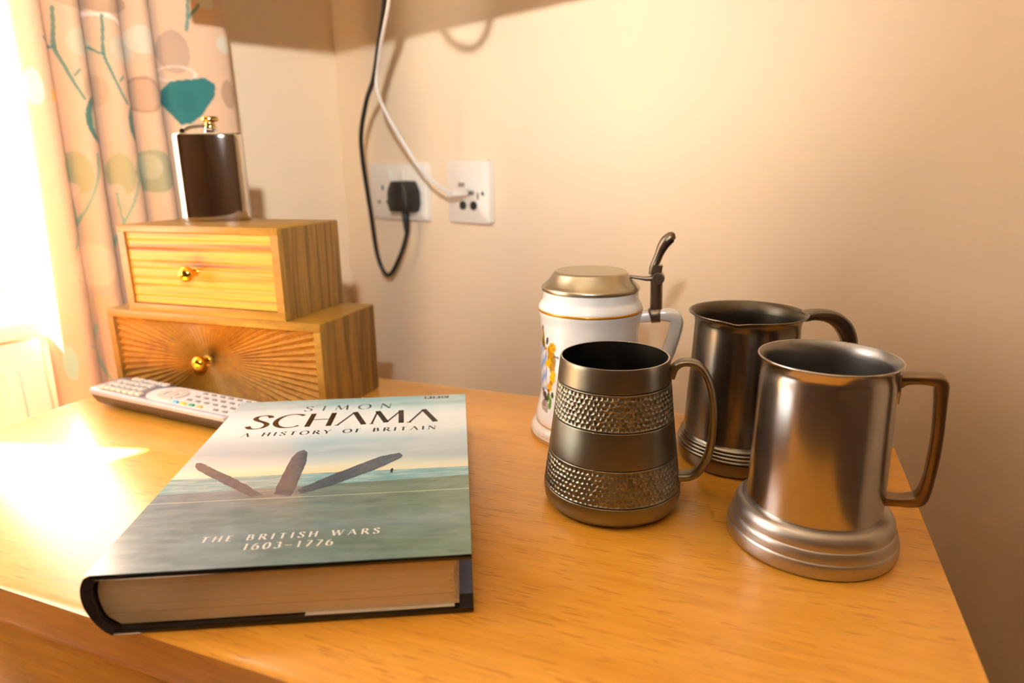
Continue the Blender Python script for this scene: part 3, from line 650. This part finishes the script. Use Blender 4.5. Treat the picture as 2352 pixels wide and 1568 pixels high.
    for s_ in (1, -1):
        def e(a, z, ra, rz, c, rot=0, jag=.18): ell(a if s_ == 1 else 138-a, z, ra, rz, c, rot*s_, jag)
        e(43.5, 31, 6.5, 4.2, 'b9a596'); e(46, 33, 4, 3, '8f7f74', 30); e(40, 27.6, 2.6, 1.4, 'a9958c', 20)
        if s_ == 1:
            sh = (AA > 43) & (AA < 95) & (ZZ > 42-((AA-69)/30)**2*0+np.abs(AA-69)*.12) & (ZZ < 83.5)
            loz = ((np.floor((AA*1.0+ZZ*.42)/3.4)+np.floor((AA*1.0-ZZ*.10)/6.0)) % 2) < 1
            C[sh] = lin('ece6e2'); C[sh & loz] = lin('7fa6dc'); mask |= sh
            edge = sh & ((AA < 43.7) | (ZZ > 82.8)); C[edge] = lin('8a7a6a')
        e(52, 91.5, 5.0, 8.2, '8c7420'); e(52.5, 94, 2.0, 4.2, 'd8bf8e'); e(50, 99.5, 1.6, 2.2, '5a4a30'); e(49, 86, 3.0, 4.0, '7a5c10')
        e(42, 89, 1.7, 3.6, '3c2a1c', 15)
        e(45.5, 81.5, 3.4, 1.2, 'b07a10', -25)
        e(36, 73.5, 5.6, 9.5, 'a87d12'); e(37.2, 80.6, 4.6, 5.6, 'c78c12'); e(34.4, 84.8, 4.6, 4.2, 'e0a91e'); e(32.2, 83.4, 2.0, 1.6, 'b87f14'); e(35.4, 86.2, .7, .7, '4a2a08', 0, 0)
        e(31.0, 77.4, 2.6, .8, '6a3838'); e(28.2, 77.2, 1.2, 1.2, '7a3c44')
        e(41, 69.5, 5.6, 3.0, 'edbe1e', -18); e(38.4, 71, 2.0, 4.2, 'e9b41a'); e(35, 66, 3.6, 5.0, 'c28c14'); e(33.4, 61.6, 3.4, 3.2, 'f0c812'); e(35, 57.0, 3.6, 4.2, 'f2c010'); e(36.6, 52.6, 2.6, 2.4, 'c87f10'); e(38.8, 48.6, 3.6, 3.2, 'e6a51c', 25)
        e(40.5, 45.2, 2.0, 1.5, '8a4a18')
        e(47, 40, 4.4, 3.0, '3a3550'); e(51, 43.4, 3.4, 2.0, '57607a'); e(44, 37.2, 2.2, 2.0, '2e2a30'); e(49, 36.0, 2.0, 2.2, 'cfc6cc')
        e(40.3, 39.5, 2.0, 4.8, '2f5c1c', 8); e(36.6, 35.0, 1.8, 5.4, '4f8a22', -6); e(34.6, 42.6, 1.6, 2.8, '2c5220'); e(37.6, 41.4, 1.6, 1.4, 'c9b79c')
    # small leaf sprays towards the handle side
    for a_, z_, k in ((11.2, 86.0, 1.0), (-4.6, 83.2, .7), (1.6, 78.8, .8)):
        ell(a_, z_-1, 2.2*k, 2.6*k, '2e2414', 0, .5); ell(a_+1.8*k, z_+1.2*k, 1.6*k, 1.1*k, '3c2f14', 30, .5); ell(a_-1.7*k, z_-.6*k, 1.2*k, 1.6*k, '33261a', -20, .5); ell(a_+.2*k, z_+2.4*k, 1.0*k, 1.6*k, '3a2418', 0, .5); ell(a_+1.2*k, z_-2.6*k, .8*k, 1.4*k, '4a4018', 0, .5)
    RRr = np.interp(ZZ, zs, rr_)+.07
    AZ = R(-75.3)-AA/42.5
    V = np.stack([RRr*np.cos(AZ), RRr*np.sin(AZ), ZZ], -1).reshape(-1, 3)/1000
    nz, na = AA.shape; mf = mask[:-1, :-1] | mask[1:, 1:]
    ii, jj = np.nonzero(mf); F = np.stack([ii*na+jj, ii*na+jj+1, (ii+1)*na+jj+1, (ii+1)*na+jj], 1)
    used = np.unique(F); remap = -np.ones(len(V), int); remap[used] = np.arange(len(used))
    o = build('painted_crest', V[used], [tuple(q) for q in remap[F].tolist()], None, t, True)
    ca_ = o.data.color_attributes.new('paint', 'FLOAT_COLOR', 'POINT'); cc = np.ones((len(used), 4), np.float32); cc[:, :3] = C.reshape(-1, 3)[used]
    ca_.data.foreach_set('color', cc.ravel())
    tm = NT('enamel_paint'); at = tm.n('ShaderNodeVertexColor', layer_name='paint'); tm.color(at.outputs[0]); tm.set(Roughness=.15, Coat_Weight=.5); o.data.materials.append(tm.m)
    # worn dark marks around the foot, no longer legible
    V, F = [], []
    for k in range(46):
        aa = R(-75.3)-(k*1.15-1+.35*rng.random())/50.5; z0 = 5.2+rng.normal()*.25; h = 1.1+rng.random()*.7; w_ = (.25+.4*rng.random())/50.5; r = 50.98
        i = len(V); sk = rng.normal()*.006
        for (da, dz) in ((0, 0), (w_, 0), (w_+sk, h), (sk, h)):
            zq = z0+dz; rq = np.interp(zq, [2.5, 6.5, 9.2], [51.4, 51.2, 50.2])+.08; V.append((rq/1000*math.cos(aa-da), rq/1000*math.sin(aa-da), zq/1000))
        F.append((i, i+1, i+2, i+3))
    build('foot_marks', V, F, plain('faded_grey_enamel', '6f7468', .2), t)['kind'] = 'stuff'
stein()

# ------------------------------------------------------------------ little chest of two drawers
def make_chest():
    t = empty('drawer_chest', (-.6506, .4784, 0), R(2.365)); tag(t, 'small stepped wooden chest with two brass knobbed drawers', 'chest')
    def case(x0, x1, z0, z1, d, ft, fb, fs):
        V = dict()
        box('top_board', (x0, 0, z1-ft), (x1, d, z1), M['box_frame'], t, .0006)
        box('bottom_board', (x0, 0, z0), (x1, d, z0+fb), M['box_frame'], t, .0006)
        for a, b in ((x0, x0+fs), (x1-fs, x1)): 
            s_ = box('side_board', (a, .0008, z0+fb), (b, d, z1-ft), M['box_side'], t, .0003)
            box('front_edge', (a, 0, z0+fb), (b, .0009, z1-ft), M['box_frame'], s_)
        box('back_board', (x0+fs, d-.006, z0+fb), (x1-fs, d, z1-ft), M['box_inner'], t)
        box('side_face', (x1-.0002, .0055, z0+.0004), (x1+.0004, d-.0004, z1-.0012), M['box_side'], t)
    w1, d1, h1, xo, w2, h2 = .2647, .0972, .0927, .0332, .1945, .0878
    case(0, w1, 0, h1, d1, .0085, .006, .0075)
    case(xo, xo+w2, h1, h1+h2, d1+.0006, .0068, .0085, .0085)
    # upper drawer: board front with shallow horizontal reeding
    x0, x1, z0, z1 = xo+.0092, xo+w2-.0092, h1+.0092, h1+h2-.0074
    n = 90; V, F = [], []
    lines = [.10, .26, .36, .50, .60, .78, .90]
    for i in range(n+1):
        v_ = i/n; y = .0022+sum(.0010*math.exp(-((v_-L_)/.013)**2) for L_ in lines); z = z0+(z1-z0)*v_
        V += [(x0, y, z), (x1, y, z)]
        if i < n: F.append((2*i, 2*i+1, 2*i+3, 2*i+2))
    k = len(V); V += [(x0, .012, z0), (x1, .012, z0), (x1, .012, z1), (x0, .012, z1)]
    F += [(k, k+1, 1, 0), (2*n, 2*n+1, k+2, k+3), (k, k+3, k+2, k+1), tuple([k]+[2*i for i in range(n+1)]+[k+3]), tuple([k+1]+[2*i+1 for i in range(n+1)]+[k+2])]
    d_up = build('drawer', V, F, M['box_drawer'], t); fix_normals(d_up.data)
    # lower drawer: carved sunburst
    x0, x1, z0, z1 = .0082, w1-.0082, .0066, h1-.0092; cx, cz = .1250, .0455
    def edge(a):
        c, s = math.cos(a), math.sin(a); tt = []
        if abs(c) > 1e-9: tt.append(((x1 if c > 0 else x0)-cx)/c)
        if abs(s) > 1e-9: tt.append(((z1 if s > 0 else z0)-cz)/s)
        q = min(tt); return (cx+c*q, cz+s*q)
    corners = sorted(math.atan2(b-cz, a-cx) % (2*math.pi) for a in (x0, x1) for b in (z0, z1))
    val = []
    for i in range(4):
        a, b = corners[i], corners[(i+1) % 4]+(2*math.pi if i == 3 else 0)
        pa, pb = edge(a), edge(b); wide = abs(pb[0]-pa[0]) > abs(pb[1]-pa[1])
        m = 23 if wide else 10
        for k_ in range(m):
            # even spacing by a blend of angle and edge length
            f_ = k_/m; ang = a+(b-a)*f_; pt = (pa[0]+(pb[0]-pa[0])*f_, pa[1]+(pb[1]-pa[1])*f_); ang2 = math.atan2(pt[1]-cz, pt[0]-cx)
            while ang2 < a-1e-6: ang2 += 2*math.pi
            val.append(.55*ang+.45*ang2)
    val.sort(); V, F = [], []; r0 = .006; nv = len(val)
    for i in range(nv):
        a, b = val[i], val[(i+1) % nv]+(2*math.pi if i == nv-1 else 0); mid = (a+b)/2
        base = len(V)
        for ang, y in ((a, .0066), (mid, .0022), (b, .0066)):
            e_ = edge(ang); V += [(cx+r0*math.cos(ang), (y+.0022)/2 if y > .003 else y, cz+r0*math.sin(ang)), (e_[0], y, e_[1])]
        F += [(base, base+1, base+3, base+2), (base+2, base+3, base+5, base+4)]
    k = len(V); V += [(x0, .0046, z0), (x1, .0046, z0), (x1, .0046, z1), (x0, .0046, z1), (x0, .013, z0), (x1, .013, z0), (x1, .013, z1), (x0, .013, z1)]
    F += [(k, k+4, k+5, k+1), (k+1, k+5, k+6, k+2), (k+2, k+6, k+7, k+3), (k+3, k+7, k+4, k), (k+4, k+7, k+6, k+5)]
    c0 = len(V); V += [(cx+r0*1.02*math.cos(2*math.pi*q/24), .0022, cz+r0*1.02*math.sin(2*math.pi*q/24)) for q in range(24)]; F.append(tuple(range(c0, c0+24)))
    d_lo = build('drawer', V, F, M['box_burst'], t); fix_normals(d_lo.data); d_lo['label'] = 'drawer front carved with a sunburst'
    for d, kx, kz in ((d_up, .1245, .1355), (d_lo, cx, cz)):
        kn = lathe('knob', path_lathe(mm([(0.01, 17.6), (3.0, 17.3), (6.0, 15.8), (7.8, 12.8), (7.2, 9.2), (4.6, 6.4), (3.0, 4.4), (3.4, 1.2), (4.4, 0)])), M['brass'], d, 32, None)
        kn.rotation_euler = (R(90), 0, 0); kn.location = (kx, .0024, kz)
make_chest()

# ------------------------------------------------------------------ hip flask
def make_flask():
    t = empty('hip_flask', (-.5475, .5435, .1806), R(33)); tag(t, 'polished steel hip flask standing on the wooden chest', 'flask')
    hw, hd, H = .0338, .0100, .0885
    sec = []
    for k in range(64):
        a = 2*math.pi*k/64; c, s = math.cos(a), math.sin(a); e_ = 2/3.4
        x = math.copysign(abs(c)**e_, c)*hw; y = math.copysign(abs(s)**e_, s)*hd
        y += .0045*(x/hw)**2-.002         # curved to sit on the hip
        sec.append((x, y))
    lay = [(0, .93), (.0006, .965), (.002, .99), (.005, 1), (H-.005, 1), (H-.002, .99), (H-.0006, .97), (H, .93)]
    V, F = [], []; n = len(sec)
    for z, k_ in lay:
        for x, y in sec: V.append((x*(1-(1-k_)*.5), y*k_, z))
    for i in range(len(lay)-1):
        for k in range(n): F.append((i*n+k, i*n+(k+1) % n, (i+1)*n+(k+1) % n, (i+1)*n+k))
    F += [tuple(range(n))[::-1], tuple((len(lay)-1)*n+k for k in range(n))]
    build('body', V, F, M['chrome'], t, True, 50)
    nk = lathe('neck', mm([(7.2, 88), (7.2, 91.5), (6.6, 92.4), (6.6, 94)]), M['chrome'], t, 32, 30)
    cp = lathe('cap', path_lathe(mm([(5.2, 93.2), (5.6, 94.6), (5.0, 97.6), (5.2, 99.4), (8.0, 100.2), (8.6, 101.6), (8.2, 103.6), (6.8, 104.6), (3, 104.9), (0.02, 105)])), M['gold_cap'], t, 32, 40)
    nk.location = cp.location = (.004, 0, 0)
    tube('hinge_bar', [(-.022, 0, .0915), (-.016, 0, .0945), (-.008, 0, .0958), (.0, 0, .0962)], [.0022, .0024, .0024, .0022], M['chrome'], t, 10, 5)
    tube('hinge_pin', [(-.022, -.005, .0905), (-.022, 0, .0905), (-.022, .005, .0905)], .0026, M['chrome'], t, 10, 2)
make_flask()

# ------------------------------------------------------------------ remote control
def make_remote():
    Ln, Wd = .206, .044
    t = empty('remote_control', (-.6405, .4335, 0), R(-4.4)); tag(t, 'silver and grey remote control lying in front of the wooden chest', 'remote')
    # under shell: boat shaped
    def outline(ix, iy, n=8, r=.010):
        r = max(.002, r-ix*.5); P = []
        for cx, cy, a0 in ((Ln-ix-r, Wd-iy-r, 0), (ix+r, Wd-iy-r, 90), (ix+r, iy+r, 180), (Ln-ix-r, iy+r, 270)):
            for k in range(n): a = R(a0+90*k/(n-1)); P.append((cx+r*math.cos(a), cy+r*math.sin(a)))
        return P
    def loft(name, layers, mat):
        V, F = [], []
        for z, ix, iy in layers: V += [(x, y, z(x) if callable(z) else z) for x, y in outline(ix, iy)]
        n = 32; m = len(layers)
        for i in range(m-1):
            for k in range(n): F.append((i*n+k, i*n+(k+1) % n, (i+1)*n+(k+1) % n, (i+1)*n+k))
        F += [tuple(range(n))[::-1], tuple((m-1)*n+k for k in range(n))]
        return build(name, V, F, mat, t, True, 40)
    loft('under_shell', [(0, .030, .012), (.0015, .020, .008), (.006, .008, .003), (.0125, .002, .0008), (.0145, .001, .0004)], M['remote_dark'])
    loft('top_shell', [(.0145, 0, 0), (.0175, -.0002, -.0002), (.0192, .0008, .0008), (.0198, .0022, .0022)], M['remote_top'])
    # pale panel on the navigation half
    P = [(.0975+.0225*math.cos(R(a)), Wd/2+.0185*math.sin(R(a))) for a in range(90, 271, 10)]
    P += [(Ln-.004, .0035), (Ln-.0025, .006), (Ln-.0025, Wd-.006), (Ln-.004, Wd-.0035)]
    prism('panel', P, .0195, .0203, 'z', M['remote_pad'], t, 0)
    btn = box_mesh('button', (-.0036, -.0032, 0), (.0036, .0032, .0032), .0012, 2); btn.materials.append(M['button'])
    sm = box_mesh('button', (-.0030, -.0016, 0), (.0030, .0016, .0014), .0006, 1); sm.materials.append(M['button_dim'])
    def put(me, x, y, z, mat=None):
        o = bpy.data.objects.new('button', me); COL.objects.link(o); o.parent = t; o.location = (x, y, z); return o
    for i in range(7):
        for j in range(4):
            if i == 6 and j in (1, 2): continue
            if i == 0 and j == 3: continue
            put(btn, .0185+i*.0092, .0075+j*.0098, .0196)
    for i in range(6):
        for j in range(4):
            if j == 0 and i < 4: continue
            put(sm, .1335+i*.0115, .0075+j*.0093, .0202)
    cols = ['blue', 'yellow', 'green', 'orange']
    for i, k in enumerate(cols):
        me = box_mesh('button', (-.0032, -.0018, 0), (.0032, .0018, .0018), .0008, 2); me.materials.append(M['button_'+k])
        o = put(me, .1265+i*.0108, .0072, .0202); o['label'] = k+' rubber button'
    # navigation ring: four curved keys round a centre key
    cx, cy = .1045, Wd/2
    for q in range(4):
        a0 = 45+90*q+6; pts = [(cx+r*1.18*math.cos(R(a)), cy+r*math.sin(R(a))) for r, aa in ((.0135, range(a0, a0+79, 6)), (.0075, range(a0+78, a0-1, -6))) for a in aa]
        prism('navigation_key', pts, .0203, .0219, 'z', M['button'], t, 0)
    lathe_k = lathe('centre_key', mm([(0, 1.8), (4.6, 1.7), (5.4, 1.0), (5.4, 0)]), M['button'], t, 24, 40); lathe_k.location = (cx, cy, .0203)
make_remote()

# ------------------------------------------------------------------ wall sockets, plug, cables
def wall_thing(name, s, z): return empty(name, WR(s, 0, z), WA)     # -y looks into the room
def plate(t, hw):
    P = []
    r = .005
    for cx, cy, a0 in ((hw-r, .043-r, 0), (-hw+r, .043-r, 90), (-hw+r, -.043+r, 180), (hw-r, -.043+r, 270)):
        for k in range(5): a = R(a0+22.5*k); P.append((cx+r*math.cos(a), cy+r*math.sin(a)))
    V, F = [], []; n = len(P)
    for y, sc in ((0, 1.0), (-.006, 1.0), (-.0085, .985), (-.0092, .96)):
        for a, b in P: V.append((a-math.copysign((1-sc)*.043, a), y, b-math.copysign((1-sc)*.043, b)))
    for i in range(3):
        for k in range(n): F.append((i*n+k, i*n+(k+1) % n, (i+1)*n+(k+1) % n, (i+1)*n+k))
    F += [tuple(range(n))[::-1], tuple(3*n+k for k in range(n))]
    o = build('face_plate', V, F, M['white_plastic'], t, True, 40); fix_normals(o.data); return o
def hole(t, x, z, w_, h, mat=None, name='pin_hole'): return box(name, (x-w_/2, -.0096, z-h/2), (x+w_/2, -.0090, z+h/2), mat or M['dark_hole'], t)
t = wall_thing('double_socket', .1617, .1968); tag(t, 'white double power socket on the cream wall with a black plug in it', 'socket')
plate(t, .073)
for sx in (-.0365, .0365):
    hole(t, sx, .006, .004, .008); hole(t, sx-.011, -.0165, .0065, .004); hole(t, sx+.011, -.0165, .0065, .004)
    box('rocker_switch', (sx-.006+.020*(1 if sx < 0 else -1), -.0128, .017), (sx+.006+.020*(1 if sx < 0 else -1), -.0088, .033), M['white_plastic'], t, .0012)
t = wall_thing('single_socket', .3258, .1986); tag(t, 'white single outlet plate right of the double socket', 'socket')
plate(t, .043)
for x in (-.0095, .0120):
    o = lathe('round_port', mm([(0, 3.2), (4.6, 3.2), (6.0, 2.4), (6.2, 0)]), M['dark_hole'], t, 24, 40); o.rotation_euler = (R(90), 0, 0); o.location = (x, -.0090, -.018)
hole(t, -.0125, .010, .013, .006, plain('grey_port', '8a7c6c', .5), 'usb_port'); hole(t, .0065, -.001, .013, .006, plain('grey_port', '8a7c6c', .5), 'usb_port')
hole(t, .0300, -.0015, .0045, .005, M['dark_hole'], 'screw_cap'); hole(t, .0205, -.005, .004, .009, plain('grey_port', '8a7c6c', .5), 'indicator_slot')

def W(s, off, z): return tuple(WR(s, off, z))
def power_lead():
    o0 = WR(.198, .0095, .19)
    t = empty('power_lead', o0, WA); tag(t, 'black mains plug with black cable looping up to the television', 'power lead')
    # plug body, octagonal with a grip face
    P = [(-.020, -.022), (-.0245, -.012), (-.0245, .008), (-.015, .0235), (.015, .0235), (.0245, .008), (.0245, -.012), (.020, -.022)]
    prism('plug_body', P, -.028, .0, 'y', M['black_plastic'], t, .003, 40)
    Mi = Matrix.Rotation(-WA, 4, 'Z') @ Matrix.Translation(-o0)
    tr = lambda p: tuple(Mi @ Vector(p))
    tube('strain_relief', [tr(W(.198, .022, .172)), tr(W(.1985, .022, .160)), tr(W(.199, .022, .146)), tr(W(.199, .022, .138))], [.0062, .0058, .0048, .004], M['black_plastic'], t, 14, 4)
    pts = [(0.199, 0.022, 0.145), (0.1985, 0.022, 0.1350), (0.1854, 0.026, 0.102), (0.1567, 0.03, 0.0675), (0.1416, 0.038, 0.0962), (0.1464, 0.05, 0.1719), (0.1572, 0.065, 0.2493), (0.1744, 0.075, 0.2853), (0.2216, 0.095, 0.3222), (0.2693, 0.115, 0.3439), (0.3199, 0.14, 0.3761), (0.3763, 0.17, 0.4053), (0.41, 0.19, 0.428), (.43, .205, .46)]
    tube('cable', [tr(W(*p)) for p in pts], .0033, M['cable_black'], t, 10, 8)
power_lead()
def usb_lead():
    o0 = WR(.328, .0095, .1985)
    t = empty('usb_lead', o0, WA); tag(t, 'white cable with a white plug in the single outlet', 'cable')
    Mi = Matrix.Rotation(-WA, 4, 'Z') @ Matrix.Translation(-o0); tr = lambda p: tuple(Mi @ Vector(p))
    box('connector', (-.0055, -.006, -.002), (.0055, .0, .002), M['chrome'], t)
    box('plug_body', (-.0065, -.036, -.0045), (.0065, -.006, .0045), M['white_plastic'], t, .002, 3)
    pts = [(.3290, .040, .1985), (0.3325, 0.047, 0.1998), (0.3163, 0.055, 0.2094), (0.2931, 0.065, 0.2325), (0.2774, 0.08, 0.2667), (0.2698, 0.1, 0.3049), (0.2755, 0.115, 0.3303), (0.2888, 0.122, 0.3518), (0.3334, 0.145, 0.3786), (0.3871, 0.172, 0.4054), (0.42, 0.192, 0.426), (.44, .207, .46)]
    tube('cable', [tr(W(*p)) for p in pts], .0022, M['cable_white'], t, 10, 8)
usb_lead()

# ------------------------------------------------------------------ television above the frame
def make_tv():
    t = empty('television', (-.27, .60, .411)); tag(t, 'black flat television mounted across the corner above the desk', 'television')
    box('bezel', (-.33, -.018, 0), (.27, .006, .36), M['black_plastic'], t, .004)
    box('screen', (-.318, -.0186, .014), (.258, -.0178, .348), M['screen'], t)
    box('rear_housing', (-.22, .006, .03), (.18, .040, .30), M['black_plastic'], t, .008)
    tube('wall_arm', [(-.02, .04, .18), (-.06, .12, .18), (-.20, .20, .18), (-.24, .26, .18)], .012, M['black_plastic'], t)
    tube('trailing_wire', [(-.042, -.012, .02), (-.040, -.014, -.002), (-.030, -.014, -.014), (-.014, -.014, -.0205), (-.002, -.014, -.016), (.006, -.014, -.002), (.008, -.012, .02)], (.0034), M['cable_white'], t)
make_tv()

# ------------------------------------------------------------------ curtain
def make_curtain():
    # plan of the folds: s along the wall (m), off = distance into the room
    folds = [(.224, .313, .026), (.313, .350, .036), (.350, .394, .036), (.394, .434, .036), (.434, .474, .030)]
    pl = [(.230, .050), (.223, .060)]
    for k, (a, b, h) in enumerate(folds):
        w_ = b-a
        pl += [(a-.0045, .076), (a-.001, .094), (a+.22*w_, .1005), (a+.5*w_, .094 if k else .098), (a+.74*w_, .080 if k else .092), (a+.9*w_, .060 if k else .075), (b-.0035, .036), (b-.0025, .034)]
    pl += [(.470, .050)]
    pl = np.array(crom(pl, 10)); S_, O_ = pl[:, 0], pl[:, 1]
    S_, O_ = np.array(S_), np.array(O_)
    dd = np.r_[0, np.cumsum(np.hypot(np.diff(S_), np.diff(O_)))]; nU = 640; uu = np.linspace(0, dd[-1], nU); S_, O_ = np.interp(uu, dd, S_), np.interp(uu, dd, O_)
    Zc = np.linspace(-.70, 1.30, 60).tolist(); Zc = np.array(sorted([z for z in Zc if z < -.12 or z > .47]+list(np.arange(-.12, .47, .0013)))); nZ = len(Zc)
    SS, ZZ = np.meshgrid(S_, Zc); OO = np.meshgrid(O_, Zc)[0]
    SS2 = SS+.003*np.sin(ZZ*5+SS*20); OO = .066+(OO-.066)*(1+.12*np.sin(ZZ*4+SS*30)); 
    # paint the print
    C = np.empty(SS.shape+(3,)); C[:] = lin('cfae90')
    sm, zm = SS*1000, ZZ*1000
    w1 = np.sin(sm*.11+zm*.05)+np.sin(zm*.09-sm*.07+1.3)+np.sin(sm*.31+zm*.23)*.5
    def put(mk, c, al=1.0): C[mk] = C[mk]*(1-al)+np.array(lin(c))*al
    def ell(s, z, a, b, c, al=.85, jag=.03): put(((sm-s)/a)**2+((zm-z)/b)**2+w1*jag < 1, c, al)
    def ring(s, z, a, b, w_, c, al=.85, half=None):
        q = np.sqrt(((sm-s)/a)**2+((zm-z)/b)**2); mk = np.abs(q-1) < w_
        if half == 'l': mk &= sm > s
        put(mk, c, al)
    def line(pts, w_, c, al=.85):
        pts = crom(pts, 6); mk = np.zeros(sm.shape, bool)
        for p, q in zip(pts[:-1], pts[1:]):
            d = q-p; L2 = d@d+1e-9; tq = np.clip(((sm-p[0])*d[0]+(zm-p[1])*d[1])/L2, 0, 1)
            mk |= np.hypot(sm-p[0]-tq*d[0], zm-p[1]-tq*d[1]) < w_
        put(mk, c, al)
    def poly(P, c, al=1):
        mk = np.zeros(sm.shape, bool); P = np.array(P, float)
        for i in range(len(P)):
            x1, y1 = P[i]; x2, y2 = P[i-1]
            mk ^= ((y1 > zm) != (y2 > zm)) & (sm < (x2-x1)*(zm-y1)/(y2-y1+1e-12)+x1)
        put(mk, c, al)
    T1, T2 = '347a72', '256c68'
    ell(362, 426, 26, 14, 'a88a70', .8); ell(398, 424, 20, 12, 'b09476', .8); line([(385, 411), (362, 409), (345, 402)], 2.5, 'f3dccd')
    ell(398, 377, 15, 15, 'c2bca2'); ell(350, 374, 15, 15, 'c2b8a2'); ell(324, 388, 17, 15, 'd2c6b0'); ring(324, 388, 17, 15, .10, 'd6c8b0', .6)
    ell(288, 378, 17, 26, 'a8917f', .8); ell(386, 326, 15, 19, 'b89a7c', .7); ell(330, 326, 20, 21, 'b2937a', .8); ring(330, 324, 19, 20, .06, '97795f', .8)
    ring(288, 352, 20, 9, .10, 'eadccf', .7); ell(228, 392, 11, 11, 'd0cdb8', .8); ell(231, 330, 10, 18, 'a5886e', .8)
    poly([(304, 333), (296, 343), (258, 349), (247, 341), (250, 326), (259, 314), (266, 303), (280, 292), (291, 290), (299, 303), (305, 315)], '1f6a6c')
    ell(282, 318, 10, 14, '1c6264', .6)
    for ds, dz in ((0, 0), (-50, -3)):
        line([(419+ds, 412+dz), (420+ds, 396+dz), (422+ds, 371+dz), (417+ds, 351+dz), (410+ds, 330+dz), (403+ds, 315+dz)], 1.7, T1)
        line([(422+ds, 370+dz), (427+ds, 372+dz), (434+ds, 378+dz)], 1.3, T1); line([(409+ds, 340+dz), (404+ds, 346+dz)], 1.2, T1)
        q1 = ((sm-380-ds)/25)**2+((zm-292-dz)/31)**2 < 1; q2 = ((sm-374-ds)/24)**2+((zm-291-dz)/29)**2 < 1
        ct = 391.5 if ds == 0 else 347.5; put(q1 & q2 & (sm > ct), 'a9b08e', .8); put(q1 & ~q2 & (sm > ct), T2, .95)
        ell(420+ds, 232+dz, 15, 25, '959a70', .75); ell(428+ds, 212+dz, 8, 9, 'd8b79c', .9)
        line([(397+ds, 252+dz), (400+ds, 230+dz), (412+ds, 199+dz), (426+ds, 172+dz), (441+ds, 134+dz)], 1.7, '6f9a84'); line([(428+ds, 210+dz), (427+ds, 190+dz), (426+ds, 172+dz)], 1.3, '6f9a84')
    ell(330, 232, 24, 27, '8a9376', .85); ell(335, 238, 13, 15, 'b4b096', .6)
    ell(432, 319, 4.5, 4, 'f0b030', .95); ell(434, 314, 3, 4, 'f0b030', .95)
    ring(420, 121, 26, 27, .07, 'd9b892', .7); ell(418, 121, 24, 25, 'e6cba6', .5); ell(418, 71, 20, 13, 'd3b084', .75)
    line([(424, 45), (428, 17), (423, -13), (414, -40)], 1.6, '8fae94'); line([(428, 17), (438, 24)], 1.2, '8fae94')
    line([(265, 442), (268, 419), (271, 405)], 1.8, T1); line([(253, 436), (260, 428), (267, 420)], 1.8, T1); ell(245, 440, 9, 8, 'cfd0bf', .7)
    ell(452, 325, 8, 20, '9fd0cc', .7); ell(461, 5, 6, 22, '7fc4be', .7)
    V = np.stack([C0.x+LD.x*SS2+WD.x*OO, C0.y+LD.y*SS2+WD.y*OO, ZZ], -1).reshape(-1, 3)
    F = []; I = np.arange(nU-1)
    for j in range(nZ-1): F += list(zip((j*nU+I).tolist(), (j*nU+I+1).tolist(), ((j+1)*nU+I+1).tolist(), ((j+1)*nU+I).tolist()))
    o = build('curtain', V, F, None, None, True)
    a = o.data.color_attributes.new('print', 'FLOAT_COLOR', 'POINT'); cc = np.ones((nU*nZ, 4), np.float32); cc[:, :3] = C.reshape(-1, 3); a.data.foreach_set('color', cc.ravel())
    tm = NT('printed_curtain_cloth'); at = tm.n('ShaderNodeVertexColor', layer_name='print'); tm.color(at.outputs[0]); tm.set(Roughness=.9, Sheen_Weight=.2)
    wv = tm.noise(tm.mapped((1, 1, 1)), 900, 2); tm.bump(wv, .15, .0004)
    tr_ = tm.n('ShaderNodeBsdfTranslucent'); tm.ln(at.outputs[0], tr_.inputs[0]); mx = tm.n('ShaderNodeMixShader'); mx.inputs[0].default_value = .025
    out = tm.N['Material Output']; tm.ln(tm.b.outputs[0], mx.inputs[1]); tm.ln(tr_.outputs[0], mx.inputs[2]); tm.ln(mx.outputs[0], out.inputs[0]); o.data.materials.append(tm.m)
    tag(o, 'cream curtain printed with teal leaves and stems, hanging in folds', 'curtain')
make_curtain()

# ------------------------------------------------------------------ radiator under the sill
def make_radiator():
    s0, s1, z0, z1 = .482, 1.20, -.60, .030
    t = empty('radiator', WL((s0+s1)/2, 0, FLOOR), LROT); tag(t, 'white panel radiator below the window sill', 'radiator')
    hw = (s1-s0)/2; b = -FLOOR
    box('panel', (-hw, -.050, z0+b), (hw, -.040, z1+b), M['trim'], t, .003)
    rib = box_mesh('rib', (-.008, -.056, z0+b+.03), (.008, -.049, z1+b-.03), .003, 2); rib.materials.append(M['trim'])
    for k in range(20):
        o = bpy.data.objects.new('rib', rib); COL.objects.link(o); o.parent = t; o.location = (-hw+.035*k+.0175, 0, 0)
    box('top_grille', (-hw, -.048, z1+b-.006), (hw, -.006, z1+b+.002), M['trim'], t, .001)
    for x in (-hw+.08, hw-.08): box('bracket', (x-.01, -.041, z0+b+.1), (x+.01, 0, z1+b-.1), M['trim'], t)
    tube('valve_pipe', [(hw+.02, -.03, .002), (hw+.02, -.03, .10), (hw+.015, -.035, .13), (hw-.005, -.043, .135)], .008, M['trim'], t)
make_radiator()
